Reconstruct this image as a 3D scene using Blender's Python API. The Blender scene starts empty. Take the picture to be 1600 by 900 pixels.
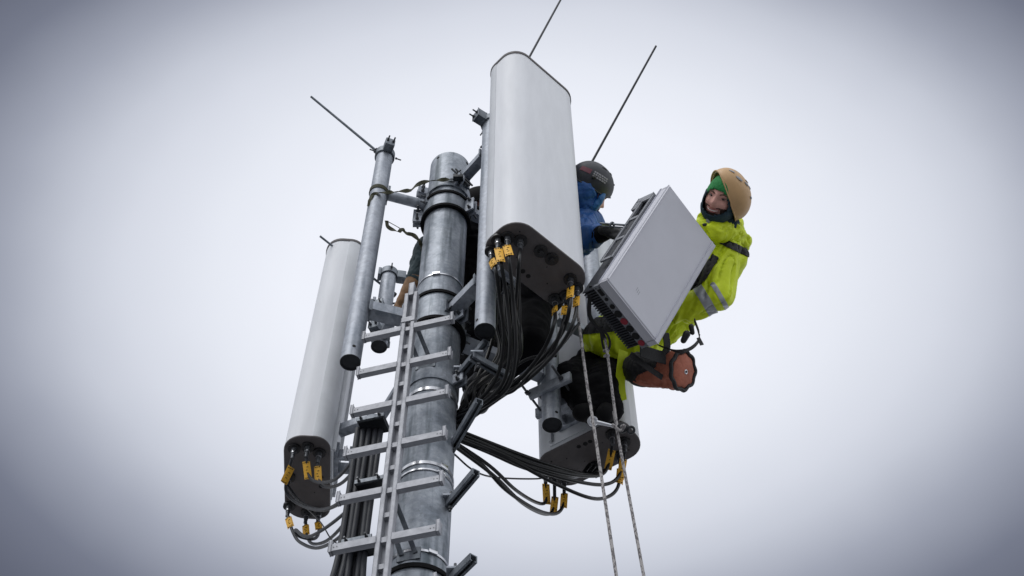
import bpy, bmesh, math, random
from mathutils import Vector, Matrix, noise
from mathutils.bvhtree import BVHTree
random.seed(7)
R = math.radians
S = bpy.context.scene
COL = S.collection
HC = 1.6                       # eye height of the photographer
PITCH = R(55); F = 1990.0
CP, SP = math.cos(PITCH), math.sin(PITCH)

# ------------------------------------------------------------------ camera
cam = bpy.data.cameras.new('camera'); cam.sensor_width = 36; cam.lens = F/1600*36
cam.clip_end = 5000; cam.clip_start = 0.05
co = bpy.data.objects.new('camera', cam); COL.objects.link(co)
co.location = (0, 0, HC); co.rotation_euler = (R(90)+PITCH, 0, 0)
S.camera = co
S.view_settings.view_transform = 'Standard'; S.view_settings.look = 'None'
S.view_settings.exposure = 0; S.view_settings.gamma = 1
S.cycles.max_bounces = 8

# ------------------------------------------------------------------ sky: overcast, lens corner darkening painted in as bright ellipse and dark ring
SUN_EL, SUN_AZ = R(52), R(215)
W = bpy.data.worlds.new('World'); S.world = W; W.use_nodes = True
nt = W.node_tree; N = nt.nodes; LK = nt.links
N.clear()
out = N.new('ShaderNodeOutputWorld')
sky = N.new('ShaderNodeTexSky'); sky.sky_type = 'NISHITA'; sky.sun_disc = False
sky.sun_elevation = SUN_EL; sky.sun_rotation = SUN_AZ; sky.dust_density = 5
bg1 = N.new('ShaderNodeBackground'); bg1.inputs[1].default_value = .06
LK.new(sky.outputs[0], bg1.inputs[0])
tc = N.new('ShaderNodeTexCoord')
def vdot(v):
    n = N.new('ShaderNodeVectorMath'); n.operation = 'DOT_PRODUCT'
    LK.new(tc.outputs['Generated'], n.inputs[0]); n.inputs[1].default_value = v
    return n.outputs['Value']
def mth(op, a, b=None, c=None):
    n = N.new('ShaderNodeMath'); n.operation = op
    for i, x in enumerate((a, b, c)):
        if x is None: continue
        if isinstance(x, (int, float)): n.inputs[i].default_value = x
        else: LK.new(x, n.inputs[i])
    return n.outputs[0]
GE = R(55.5)                                       # elevation of the painted bright ellipse
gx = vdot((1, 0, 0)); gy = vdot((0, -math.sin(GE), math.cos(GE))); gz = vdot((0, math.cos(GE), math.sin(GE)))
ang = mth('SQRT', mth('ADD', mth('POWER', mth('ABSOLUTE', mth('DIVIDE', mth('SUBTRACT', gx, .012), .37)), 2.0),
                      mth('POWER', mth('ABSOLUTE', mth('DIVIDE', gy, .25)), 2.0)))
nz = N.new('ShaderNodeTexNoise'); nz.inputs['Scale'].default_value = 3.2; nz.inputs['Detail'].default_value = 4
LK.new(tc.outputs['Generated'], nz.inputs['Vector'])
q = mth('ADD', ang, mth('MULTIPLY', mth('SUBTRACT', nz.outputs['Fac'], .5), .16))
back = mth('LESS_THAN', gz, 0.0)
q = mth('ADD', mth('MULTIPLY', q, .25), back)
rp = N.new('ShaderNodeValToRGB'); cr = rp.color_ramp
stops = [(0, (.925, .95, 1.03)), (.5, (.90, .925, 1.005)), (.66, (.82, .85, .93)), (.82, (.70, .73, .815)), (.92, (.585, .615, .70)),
         (1.05, (.37, .395, .475)), (1.2, (.185, .202, .265)), (1.34, (.12, .132, .18)), (1.7, (.34, .355, .42)), (2.3, (.92, .95, 1.01)), (3.6, (1.08, 1.11, 1.17))]  # dark stops paint the vignette; brighter ones beyond add light on the fronts
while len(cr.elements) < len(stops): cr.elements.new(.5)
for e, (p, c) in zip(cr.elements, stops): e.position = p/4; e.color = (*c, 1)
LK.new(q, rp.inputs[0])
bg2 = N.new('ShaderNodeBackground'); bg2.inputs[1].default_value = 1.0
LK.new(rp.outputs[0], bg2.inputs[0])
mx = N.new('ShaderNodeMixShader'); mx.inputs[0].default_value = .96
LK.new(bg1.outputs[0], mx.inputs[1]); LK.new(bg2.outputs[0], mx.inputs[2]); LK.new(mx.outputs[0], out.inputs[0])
sl = bpy.data.lights.new('sun', 'SUN'); sl.energy = .8; sl.angle = R(25); sl.color = (1, .985, .96)
so = bpy.data.objects.new('sun', sl); COL.objects.link(so)
sd = Vector((math.sin(SUN_AZ)*math.cos(SUN_EL), math.cos(SUN_AZ)*math.cos(SUN_EL), math.sin(SUN_EL)))   # towards the sun
so.rotation_euler = sd.to_track_quat('Z', 'Y').to_euler()

# ------------------------------------------------------------------ placing points: a ray of the survey photo meets a real distance
CAMP = Vector((0, 0, HC))
def ray(px, py):
    a, b = (px-800)/F, (py-450)/F
    return Vector((a, CP + b*SP, SP - b*CP))
def at_y(px, py, y): r = ray(px, py); return CAMP + r*(y/r.y)          # horizontal distance y
def at_d(px, py, d): return CAMP + ray(px, py)*d                        # depth d along the view axis
def at_z(px, py, z): r = ray(px, py); return CAMP + r*(z/r.z)           # height z above the eye
def cv(x, y, z): return Vector((x, y*SP + z*CP, -y*CP + z*SP))          # right / down / away -> world

# ------------------------------------------------------------------ materials
def mat(name, base, rough=.5, metal=0., noise_s=0, noise_a=0., c2=None, bump=0., bump_s=60., spec=.5, stretch=None, coat=0):
    m = bpy.data.materials.new(name); m.use_nodes = True
    n = m.node_tree.nodes; l = m.node_tree.links; b = n['Principled BSDF']
    b.inputs['Base Color'].default_value = (*base, 1); b.inputs['Roughness'].default_value = rough
    b.inputs['Metallic'].default_value = metal; b.inputs['Specular IOR Level'].default_value = spec
    if coat: b.inputs['Coat Weight'].default_value = coat
    t = n.new('ShaderNodeTexCoord'); vec = t.outputs['Object']
    if stretch:
        mp = n.new('ShaderNodeMapping'); mp.inputs['Scale'].default_value = stretch
        l.new(vec, mp.inputs[0]); vec = mp.outputs[0]
    if noise_s:
        z = n.new('ShaderNodeTexNoise'); z.inputs['Scale'].default_value = noise_s; z.inputs['Detail'].default_value = 6
        z.inputs['Roughness'].default_value = .65
        l.new(vec, z.inputs['Vector'])
        r = n.new('ShaderNodeValToRGB'); r.color_ramp.elements[0].position = .35; r.color_ramp.elements[1].position = .68
        r.color_ramp.elements[0].color = (*(c2 or [x*(1-noise_a) for x in base]), 1); r.color_ramp.elements[1].color = (*base, 1)
        l.new(z.outputs['Fac'], r.inputs[0]); l.new(r.outputs[0], b.inputs['Base Color'])
        mr = n.new('ShaderNodeMapRange'); mr.inputs[3].default_value = min(1, rough*1.25); mr.inputs[4].default_value = rough*.85
        l.new(z.outputs['Fac'], mr.inputs[0]); l.new(mr.outputs[0], b.inputs['Roughness'])
    if bump:
        z2 = n.new('ShaderNodeTexNoise'); z2.inputs['Scale'].default_value = bump_s; z2.inputs['Detail'].default_value = 3
        l.new(t.outputs['Object'], z2.inputs['Vector'])
        bp = n.new('ShaderNodeBump'); bp.inputs['Strength'].default_value = bump; bp.inputs['Distance'].default_value = .01
        l.new(z2.outputs['Fac'], bp.inputs['Height']); l.new(bp.outputs[0], b.inputs['Normal'])
    return m

def galv_mat(name, c1, c2, c3, rough=.42, metal=.75):
    m = mat(name, c1, rough, metal)
    n = m.node_tree.nodes; l = m.node_tree.links; b = n['Principled BSDF']
    t = n.new('ShaderNodeTexCoord')
    v = n.new('ShaderNodeTexVoronoi'); v.inputs['Scale'].default_value = 60
    z = n.new('ShaderNodeTexNoise'); z.inputs['Scale'].default_value = 7; z.inputs['Detail'].default_value = 8; z.inputs['Roughness'].default_value = .7
    mp = n.new('ShaderNodeMapping'); mp.inputs['Scale'].default_value = (13, 13, .9)
    s = n.new('ShaderNodeTexNoise'); s.inputs['Scale'].default_value = 1.4; s.inputs['Detail'].default_value = 5
    l.new(t.outputs['Object'], mp.inputs[0]); l.new(mp.outputs[0], s.inputs['Vector'])
    l.new(t.outputs['Object'], v.inputs['Vector']); l.new(t.outputs['Object'], z.inputs['Vector'])
    r = n.new('ShaderNodeValToRGB'); r.color_ramp.elements[0].position = .36; r.color_ramp.elements[1].position = .64
    r.color_ramp.elements[0].color = (*c2, 1); r.color_ramp.elements[1].color = (*c1, 1)
    l.new(z.outputs['Fac'], r.inputs[0])
    mxx = n.new('ShaderNodeMix'); mxx.data_type = 'RGBA'; mxx.inputs[7].default_value = (*c3, 1)
    l.new(r.outputs[0], mxx.inputs[6])
    mr = n.new('ShaderNodeMapRange'); mr.inputs[1].default_value = .50; mr.inputs[2].default_value = .66; mr.inputs[4].default_value = .85
    l.new(s.outputs['Fac'], mr.inputs[0]); l.new(mr.outputs[0], mxx.inputs[0])
    hs = n.new('ShaderNodeHueSaturation'); l.new(mxx.outputs[2], hs.inputs['Color'])
    mv = n.new('ShaderNodeMapRange'); mv.inputs[3].default_value = .84; mv.inputs[4].default_value = 1.14
    l.new(v.outputs['Color'], mv.inputs[0]); l.new(mv.outputs[0], hs.inputs['Value'])
    l.new(hs.outputs[0], b.inputs['Base Color'])
    rr = n.new('ShaderNodeMapRange'); rr.inputs[3].default_value = rough-.1; rr.inputs[4].default_value = rough+.16
    l.new(z.outputs['Fac'], rr.inputs[0]); l.new(rr.outputs[0], b.inputs['Roughness'])
    bp = n.new('ShaderNodeBump'); bp.inputs['Strength'].default_value = .12; bp.inputs['Distance'].default_value = .004
    l.new(z.outputs['Fac'], bp.inputs['Height']); l.new(bp.outputs[0], b.inputs['Normal'])
    return m

M = {}
M['galv'] = galv_mat('galvanised_steel', (.40, .43, .475), (.19, .215, .25), (.06, .08, .095), .50, .5)  # darkest tone adds painted dark reflections to the zinc streaks
M['galv_pipe'] = galv_mat('galvanised_pipe', (.41, .435, .48), (.27, .295, .34), (.18, .205, .24), .52, .5)
M['galv_dark'] = galv_mat('weathered_steel', (.24, .26, .29), (.15, .17, .19), (.09, .10, .12), .5)
M['alu'] = mat('aluminium', (.40, .41, .445), .55, .25, 25, .2, bump=.05)
M['steel'] = mat('bright_steel', (.62, .63, .66), .28, .95)
M['dark_steel'] = mat('dark_steel', (.028, .031, .037), .5, .4, 30, .35)
M['bolt'] = mat('bolt_steel', (.09, .095, .105), .4, .6)
M['radome'] = mat('radome_plastic', (.75, .765, .80), .55, 0, 5, .07, bump=.02, bump_s=300, stretch=(3, 3, .5))
M['radome_back'] = mat('radome_back', (.60, .62, .65), .45, .1, 6, .12)
M['cap'] = mat('cap_plastic', (.125, .113, .115), .6, 0, 7, .3, bump=.05)
M['black'] = mat('black_plastic', (.018, .018, .02), .45)
M['hole'] = mat('hole_black', (.006, .006, .007), .8)
M['cable'] = mat('cable_jacket', (.005, .0055, .007), .34, 0, 12, .35, spec=.28)
M['feeder'] = mat('feeder_jacket', (.034, .037, .045), .5, 0, 10, .3, spec=.35)
M['tag'] = mat('yellow_tag', (.80, .43, .03), .55, 0, 30, .12)
M['ink'] = mat('tag_ink', (.03, .02, .01), .7)
M['hivis'] = mat('hivis_fabric', (.74, .90, .008), .55, 0, 9, .18, bump=.25, bump_s=26)
M['hivis_in'] = mat('hivis_lining', (.62, .62, .03), .6, 0, 9, .15, bump=.2, bump_s=26)
M['reflect'] = mat('reflective_tape', (.42, .44, .47), .4, .25, 40, .15)
M['blackfab'] = mat('black_fabric', (.004, .004, .006), .9, 0, 12, .4, bump=.3, bump_s=40, spec=.15)
M['rubber'] = mat('black_rubber', (.008, .008, .009), .8, spec=.1)
M['webbing'] = mat('black_webbing', (.013, .013, .015), .65, bump=.3, bump_s=200)
M['darkteal'] = mat('dark_teal_fabric', (.045, .075, .085), .75, 0, 10, .45, bump=.4, bump_s=35)
M['blue'] = mat('blue_fabric', (.012, .105, .37), .5, 0, 8, .35, bump=.35, bump_s=24)
M['blue_light'] = mat('blue_hood_fabric', (.03, .16, .40), .5, 0, 9, .35, bump=.35, bump_s=24)
M['skin'] = mat('skin', (.78, .41, .33), .55, 0, 30, .3, bump=.15, bump_s=160)
M['lip'] = mat('lips', (.30, .10, .09), .45)
M['teeth'] = mat('teeth', (.75, .70, .62), .3)
M['eye'] = mat('eye_white', (.16, .12, .11), .25)
M['pupil'] = mat('pupil', (.02, .015, .012), .2)
M['brow'] = mat('eyebrow_hair', (.09, .05, .03), .8)
M['beard'] = mat('beard_hair', (.105, .058, .042), .85, 0, 90, .5)
M['green'] = mat('green_knit', (.02, .25, .06), .8, 0, 20, .3, bump=.4, bump_s=120)
M['gaiter'] = mat('teal_knit', (.014, .045, .065), .85, 0, 15, .4, bump=.4, bump_s=80)
M['helmet_o'] = mat('orange_helmet', (.62, .385, .18), .42, 0, 10, .15)
M['helmet_k'] = mat('charcoal_helmet', (.034, .037, .048), .5, 0, 10, .3)
M['greyplast'] = mat('grey_plastic', (.30, .31, .33), .5)
M['sticker'] = mat('sticker_white', (.34, .335, .36), .6)
M['sticker_r'] = mat('sticker_red', (.17, .05, .07), .6)
M['tan'] = mat('tan_leather', (.33, .18, .085), .7, 0, 14, .35, bump=.3, bump_s=50)
M['glove'] = mat('black_glove', (.017, .018, .02), .7, 0, 20, .3, bump=.3, bump_s=60)
M['glove_g'] = mat('glove_green', (.16, .21, .02), .7)
M['radio'] = mat('radio_paint', (.60, .605, .665), .48, 0, 4, .05)
M['radio_grey'] = mat('radio_grey', (.23, .24, .265), .5, .1)
M['fin'] = mat('fin_metal', (.055, .058, .07), .5, .2)
M['redplug'] = mat('red_plug', (.33, .03, .05), .45)
M['orange'] = mat('orange_canvas', (.47, .145, .085), .7, 0, 12, .3, bump=.4, bump_s=30)
M['strap'] = mat('olive_strap', (.05, .05, .02), .75, 0, 25, .5)
M['ground'] = mat('ground_snow_patches', (.30, .305, .315), .9, 0, 1.5, .6, bump=.3, bump_s=4)
def rope_mat():
    m = mat('rope_sheath', (.45, .43, .42), .85)
    n = m.node_tree.nodes; l = m.node_tree.links; b = n['Principled BSDF']
    t = n.new('ShaderNodeTexCoord'); w = n.new('ShaderNodeTexVoronoi'); w.inputs['Scale'].default_value = 150
    mp = n.new('ShaderNodeMapping'); mp.inputs['Scale'].default_value = (1, .55, .55)
    l.new(t.outputs['Object'], mp.inputs[0]); l.new(mp.outputs[0], w.inputs['Vector'])
    r = n.new('ShaderNodeValToRGB'); r.color_ramp.interpolation = 'CONSTANT'
    r.color_ramp.elements[0].color = (.36, .345, .34, 1); r.color_ramp.elements[1].color = (.15, .14, .145, 1); r.color_ramp.elements[1].position = .62
    sep = n.new('ShaderNodeSeparateColor'); l.new(w.outputs['Color'], sep.inputs[0])
    l.new(sep.outputs[0], r.inputs[0]); l.new(r.outputs[0], b.inputs['Base Color'])
    return m
M['rope'] = rope_mat()

# ------------------------------------------------------------------ objects, parts, tags
ORIG = {}
def tag(o, label=None, cat=None, group=None, kind=None):
    if label: o['label'] = label
    if cat: o['category'] = cat
    if group: o['group'] = group
    if kind: o['kind'] = kind
    return o
def thing(name, label, cat, loc, group=None, world=True, rotz=0):
    o = bpy.data.objects.new(name, None); COL.objects.link(o)
    o.location = loc; o.rotation_euler = (0, 0, rotz); o.empty_display_size = .1
    ORIG[o.name] = Vector(loc) if world else Vector((0, 0, 0))
    return tag(o, label, cat, group)
def origin_of(p):
    while p.parent: p = p.parent
    return ORIG.get(p.name, Vector((0, 0, 0)))

def link_mesh(name, bm, m, parent=None, sharp=38, smooth=True, loc=None):
    me = bpy.data.meshes.new(name)
    off = origin_of(parent) if parent else (Vector(loc) if loc is not None else Vector((0, 0, 0)))
    if off.length: bmesh.ops.translate(bm, verts=bm.verts, vec=-off)
    bm.to_mesh(me); bm.free()
    if smooth:
        for p in me.polygons: p.use_smooth = True
        if sharp: me.set_sharp_from_angle(angle=R(sharp))
    me.materials.append(m)
    o = bpy.data.objects.new(name, me); COL.objects.link(o)
    if parent: o.parent = parent
    elif loc is not None: o.location = loc
    return o

def basis(z, up=(0, 0, 1)):
    z = Vector(z).normalized(); up = Vector(up)
    if abs(z.dot(up)) > .98*up.length: up = Vector((0, 1, 0))
    x = up.cross(z).normalized(); return x, z.cross(x), z
def catmull(pts, n=6):
    pts = [Vector(p) for p in pts]
    if len(pts) < 3: return pts
    P = [pts[0]*2-pts[1]] + pts + [pts[-1]*2-pts[-2]]
    r = []
    for i in range(1, len(P)-2):
        a, b, c, d = P[i-1:i+3]
        for k in range(n):
            t = k/n
            r.append(.5*((2*b) + (c-a)*t + (2*a-5*b+4*c-d)*t*t + (3*b-a-3*c+d)*t**3))
    r.append(pts[-1]); return r

class MB:
    def __init__(s): s.bm = bmesh.new(); s.cuts = []
    def faces(s, vs, fs):
        v = [s.bm.verts.new(p) for p in vs]
        for f in fs:
            try: s.bm.faces.new([v[i] for i in f])
            except ValueError: pass
        return v
    def loft(s, rings, cap=True, closed=True):
        vs = [[s.bm.verts.new(p) for p in r] for r in rings]
        n = len(vs[0])
        for a, b in zip(vs, vs[1:]):
            for i in range(n if closed else n-1):
                j = (i+1) % n
                s.bm.faces.new((a[i], a[j], b[j], b[i]))
        if cap:
            s.bm.faces.new(list(reversed(vs[0]))); s.bm.faces.new(vs[-1])
        return s
    def box(s, c, h, ax=None, bev=0):
        c = Vector(c); ax = ax or (Vector((1, 0, 0)), Vector((0, 1, 0)), Vector((0, 0, 1)))
        t = bmesh.new(); bmesh.ops.create_cube(t, size=2)
        for v in t.verts: v.co = c + ax[0]*v.co.x*h[0] + ax[1]*v.co.y*h[1] + ax[2]*v.co.z*h[2]
        if bev: bmesh.ops.bevel(t, geom=list(t.edges), offset=bev, segments=2, profile=.5, affect='EDGES')
        bmesh.ops.recalc_face_normals(t, faces=t.faces)
        s.merge(t); return s
    def merge(s, t):
        me = bpy.data.meshes.new('tmp'); t.to_mesh(me); t.free(); s.bm.from_mesh(me); bpy.data.meshes.remove(me)
    def beam(s, p, q, w, h, up=(0, 0, 1), bev=0):
        p, q = Vector(p), Vector(q); x, y, z = basis(q-p, up)
        return s.box((p+q)/2, (w/2, h/2, (q-p).length/2), (x, y, z), bev)
    def channel(s, p, q, w, h, t=.004, up=(0, 0, 1), side=1):
        """open U strut: web + two flanges + lips"""
        p, q = Vector(p), Vector(q); x, y, z = basis(q-p, up); L = (q-p).length/2; c = (p+q)/2
        y = y*side
        s.box(c-y*(h/2-t/2), (w/2, t/2, L), (x, y, z))
        for k in (-1, 1):
            s.box(c+x*k*(w/2-t/2)+y*t*.5, (t/2, h/2-t/2-.0005, L), (x, y, z))
            s.box(c+x*k*(w/2-t-w*.09)+y*(h/2-t/2-.001), (w*.09, t/2, L-.001), (x, y, z))
        return s
    def tube(s, pts, r, seg=10, cap=True):
        pts = [Vector(p) for p in pts]
        rs = r if isinstance(r, (list, tuple)) else [r]*len(pts)
        T = []
        for i in range(len(pts)):
            d = pts[min(i+1, len(pts)-1)]-pts[max(i-1, 0)]; T.append(d.normalized())
        x, y, _ = basis(T[0]); rings = []
        for i, p in enumerate(pts):
            x = (x - T[i]*x.dot(T[i])).normalized(); y = T[i].cross(x)
            rings.append([p + (x*math.cos(a)+y*math.sin(a))*rs[i] for a in [2*math.pi*k/seg for k in range(seg)]])
        return s.loft(rings, cap)
    def cyl(s, p, q, r, r2=None, seg=24):
        s.cuts.append(len(s.bm.verts)); return s.tube([p, q], [r, r if r2 is None else r2], seg)
    def ribbon(s, pts, w, t, nrm):
        """flat strap along pts; nrm(i) normal"""
        rings = []; pts = [Vector(p) for p in pts]
        for i, p in enumerate(pts):
            d = (pts[min(i+1, len(pts)-1)]-pts[max(i-1, 0)]).normalized()
            n = nrm(i) if callable(nrm) else Vector(nrm); n = (n-d*n.dot(d)).normalized(); b = d.cross(n)
            rings.append([p+b*w/2+n*t/2, p-b*w/2+n*t/2, p-b*w/2-n*t/2, p+b*w/2-n*t/2])
        return s.loft(rings)
    def ring(s, c, z, ri, ro, h, seg=40, a0=0, a1=2*math.pi, up=(0, 0, 1)):
        x, y, z = basis(z, up); c = Vector(c); full = a1-a0 > 6.28
        n = seg if full else seg+1; rings = []
        for k in range(n):
            a = a0+(a1-a0)*k/seg; d = x*math.cos(a)+y*math.sin(a)
            rings.append([c+d*ri-z*h/2, c+d*ro-z*h/2, c+d*ro+z*h/2, c+d*ri+z*h/2])
        if full: rings.append(rings[0])
        s.loft(rings, not full)
        if full: bmesh.ops.remove_doubles(s.bm, verts=s.bm.verts, dist=1e-6)
        return s
    def torus(s, c, z, R_, r, seg=28, mseg=8):
        x, y, z = basis(z); c = Vector(c)
        pts = [[c+(x*math.cos(a)+y*math.sin(a))*(R_+r*math.cos(b))+z*r*math.sin(b) for b in [2*math.pi*j/mseg for j in range(mseg)]]
               for a in [2*math.pi*k/seg for k in range(seg)]]
        s.loft(pts+[pts[0]], False); bmesh.ops.remove_doubles(s.bm, verts=s.bm.verts, dist=1e-6); return s
    def caps(s, p0, p1, r0, r1, seg=14):
        p0, p1 = Vector(p0), Vector(p1); x, y, z = basis(p1-p0); rings = []
        for (p, r, a0, a1) in ((p0, r0, -86, 0), (p1, r1, 0, 86)):
            for k in range(5):
                a = R(a0+(a1-a0)*k/4); c = p+z*r*math.sin(a)
                rings.append([c+(x*math.cos(b)+y*math.sin(b))*r*math.cos(a) for b in [2*math.pi*j/seg for j in range(seg)]])
        return s.loft(rings)
    def ell(s, c, r, ax=None, sub=3):
        ax = ax or (Vector((1, 0, 0)), Vector((0, 1, 0)), Vector((0, 0, 1))); c = Vector(c)
        t = bmesh.new(); bmesh.ops.create_icosphere(t, subdivisions=sub, radius=1)
        for v in t.verts: v.co = c+ax[0]*v.co.x*r[0]+ax[1]*v.co.y*r[1]+ax[2]*v.co.z*r[2]
        s.merge(t); return s
    def bolt(s, p, z, r=.008, h=.012, stud=.02):
        s.cuts.append(len(s.bm.verts)); z = Vector(z).normalized(); p = Vector(p)
        s.tube([p, p+z*h], r, 6); s.tube([p+z*h*.9, p+z*(h+stud)], r*.55, 8); return s
    def build_each(s, name, m, parent):
        """every bolt or hole collected here becomes a part of its own"""
        s.bm.verts.ensure_lookup_table(); s.bm.verts.index_update()
        ends = s.cuts[1:]+[len(s.bm.verts)]
        for a, e in zip(s.cuts, ends):
            r = MB(); mp_ = {}
            for i in range(a, e): mp_[i] = r.bm.verts.new(s.bm.verts[i].co)
            for f in s.bm.faces:
                ii = [v.index for v in f.verts]
                if a <= ii[0] < e: r.bm.faces.new([mp_[i] for i in ii])
            r.build(name, m, parent)
        s.bm.free()
    def build(s, name, m, parent=None, sharp=38, smooth=True, loc=None):
        bmesh.ops.recalc_face_normals(s.bm, faces=s.bm.faces)
        return link_mesh(name, s.bm, m, parent, sharp, smooth, loc)

def remesh(mb, voxel, smooth=3, wr=None, seed=0, along=None):
    """union of overlapping closed shells -> one continuous skin, optionally wrinkled"""
    bmesh.ops.recalc_face_normals(mb.bm, faces=mb.bm.faces)
    me = bpy.data.meshes.new('t'); mb.bm.to_mesh(me); mb.bm.free()
    o = bpy.data.objects.new('t', me); COL.objects.link(o)
    md = o.modifiers.new('r', 'REMESH'); md.mode = 'VOXEL'; md.voxel_size = voxel; md.adaptivity = 0
    dg = bpy.context.evaluated_depsgraph_get()
    ev = o.evaluated_get(dg); b = bmesh.new(); b.from_mesh(ev.to_mesh()); ev.to_mesh_clear()
    bpy.data.objects.remove(o); bpy.data.meshes.remove(me)
    for _ in range(smooth): bmesh.ops.smooth_vert(b, verts=b.verts, factor=.5, use_axis_x=True, use_axis_y=True, use_axis_z=True)
    if wr:
        amp, fr = wr; b.normal_update()
        sv = Vector((seed*3.1, seed*1.7, seed*.9)); new = []
        for v in b.verts:
            p = v.co*fr
            if along is not None: p = p-along*(p.dot(along)*.68)
            p = p+sv
            w = Vector((noise.noise(p*.7), noise.noise(p*.7+Vector((9, 0, 0))), noise.noise(p*.7+Vector((0, 9, 0)))))
            n1 = 1-2*abs(noise.noise(p+w*1.4)); n2 = noise.noise(p*2.6+w)
            cz = abs(noise.noise(p*1.25+w*2.2+Vector((4, 7, 1)))); n3 = -max(0, 1-cz/.11)
            new.append(v.co + v.normal*amp*(n1*.70+n2*.30+n3*.55))
        for v, c in zip(b.verts, new): v.co = c
        bmesh.ops.smooth_vert(b, verts=b.verts, factor=.15, use_axis_x=True, use_axis_y=True, use_axis_z=True)
    r = MB(); r.bm.free(); r.bm = b; return r

def shell(src, pred, name, m, parent, off=.004, thick=.003, cuts=()):
    """a strip lying on the surface of src (world coordinates): straps, tapes"""
    o0 = origin_of(parent); b = bmesh.new(); b.from_mesh(src.data)
    for (c_, n_) in cuts: bmesh.ops.bisect_plane(b, geom=list(b.verts)+list(b.edges)+list(b.faces), plane_co=c_-o0, plane_no=n_)
    b.normal_update()
    kill = [f for f in b.faces if not pred(f.calc_center_median()+o0)]
    bmesh.ops.delete(b, geom=kill, context='FACES')
    if not b.faces: b.free(); return None
    b.normal_update()
    for v, c in [(v, v.co+v.normal*off) for v in b.verts]: v.co = c
    bmesh.ops.solidify(b, geom=list(b.faces), thickness=thick)
    bmesh.ops.translate(b, verts=b.verts, vec=o0)
    r = MB(); r.bm.free(); r.bm = b
    return r.build(name, m, parent, 60)

# ------------------------------------------------------------------ ground
g = MB(); g.faces([(-2500, -2500, 0), (2500, -2500, 0), (2500, 2500, 0), (-2500, 2500, 0)], [(0, 1, 2, 3)])
tag(g.build('ground', M['ground'], smooth=False), kind='structure')

Z = lambda z: z+HC
# ------------------------------------------------------------------ mast
MX, MY = -.39, 4.0
MR = .125
AX = Vector((MX, MY, 0))
def mp(ang, r, z): return Vector((MX+math.cos(R(ang))*r, MY+math.sin(R(ang))*r, Z(z)))
A_L, A_F = 197, 310                                 # where the two near mounting pipes stand round the mast
mast = thing('antenna_mast', 'thick galvanised steel tube mast carrying the antennas behind the ladder', 'mast', (MX, MY, 0))
t = MB(); seg = 64
def ringz(r, z): return [Vector((MX+math.cos(2*math.pi*k/seg)*r, MY+math.sin(2*math.pi*k/seg)*r, z)) for k in range(seg)]
t.loft([ringz(MR, 0), ringz(MR, Z(7.02)), ringz(MR-.008, Z(7.02)), ringz(MR-.008, Z(6.9))], False)
t.build('tube', M['galv'], mast)
t = MB()
for a in (235, 330): t.cyl(mp(a, MR-.003, 6.985), mp(a, MR+.0015, 6.985), .011, seg=14)
t.build_each('drain_hole', M['hole'], mast)
def collar(z0, z1, r, bolts=True, ears=(-20, 70, 160, 250), lips=True):  # lips: black rings that paint the collar's shadow and edge lines
    c = MB(); c.ring(Vector((MX, MY, Z((z0+z1)/2))), (0, 0, 1), MR+.002, r, z1-z0, 64)
    o = c.build('collar', M['galv'], mast)
    if lips:
        for z in (z0, z1):
            l = MB(); l.ring(Vector((MX, MY, Z(z))), (0, 0, 1), MR+.003, r+.009, .022, 64); l.build('edge_line', M['rubber'], o)  # black ring paints the shadow and edge line of the collar
    for a in ears:
        e = MB(); rad = Vector((math.cos(R(a)), math.sin(R(a)), 0)); tan = Vector((-rad.y, rad.x, 0)); zm = (z0+z1)/2
        for k in (-1, 1):
            e.box(mp(a, r+.025, zm)+tan*k*.016, (.03, .006, (z1-z0)*.42), (rad, tan, Vector((0, 0, 1))), .002)
        eo = e.build('flange_ear', M['galv_pipe'], o)
        if bolts:
            b = MB()
            for dz in (-.28, .28):
                p = mp(a, r+.03, zm+(z1-z0)*dz)
                b.bolt(p+tan*.02, tan, .011, .014, .03); b.bolt(p-tan*.02, -tan, .011, .014, .012)
            b.build_each('bolt', M['bolt'], eo)
    return o
collar(6.36, 6.51, .140, ears=(-28, 75, 180))
collar(6.60, 6.68, .136, ears=(-62, 200, 100), lips=False)
collar(5.25, 5.48, .143, ears=(-40, 90, 205))
collar(3.28, 3.56, .143, ears=(-14, 90, 200))
collar(4.78, 4.86, .131, ears=(-30,), lips=False)
def band(z, r, h, m='steel', buckle=300):
    c = MB(); c.ring(Vector((MX, MY, Z(z))), (0, 0, 1), MR+.0015, r, h, 64)
    o = c.build('band', M[m], mast)
    b = MB(); rad = mp(buckle, 1, 0)-mp(buckle, 0, 0); tan = Vector((-rad.y, rad.x, 0))
    b.box(mp(buckle, r+.003, z), (.004, .02, h*.75), (rad, tan, Vector((0, 0, 1))), .001); b.build('buckle', M['steel'], o)
band(5.665, MR+.005, .009, buckle=262); band(4.70, MR+.005, .022, buckle=318); band(4.185, MR+.005, .018, buckle=312)
band(4.14, MR+.006, .009, buckle=306); band(3.66, MR+.005, .012, buckle=300)

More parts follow.
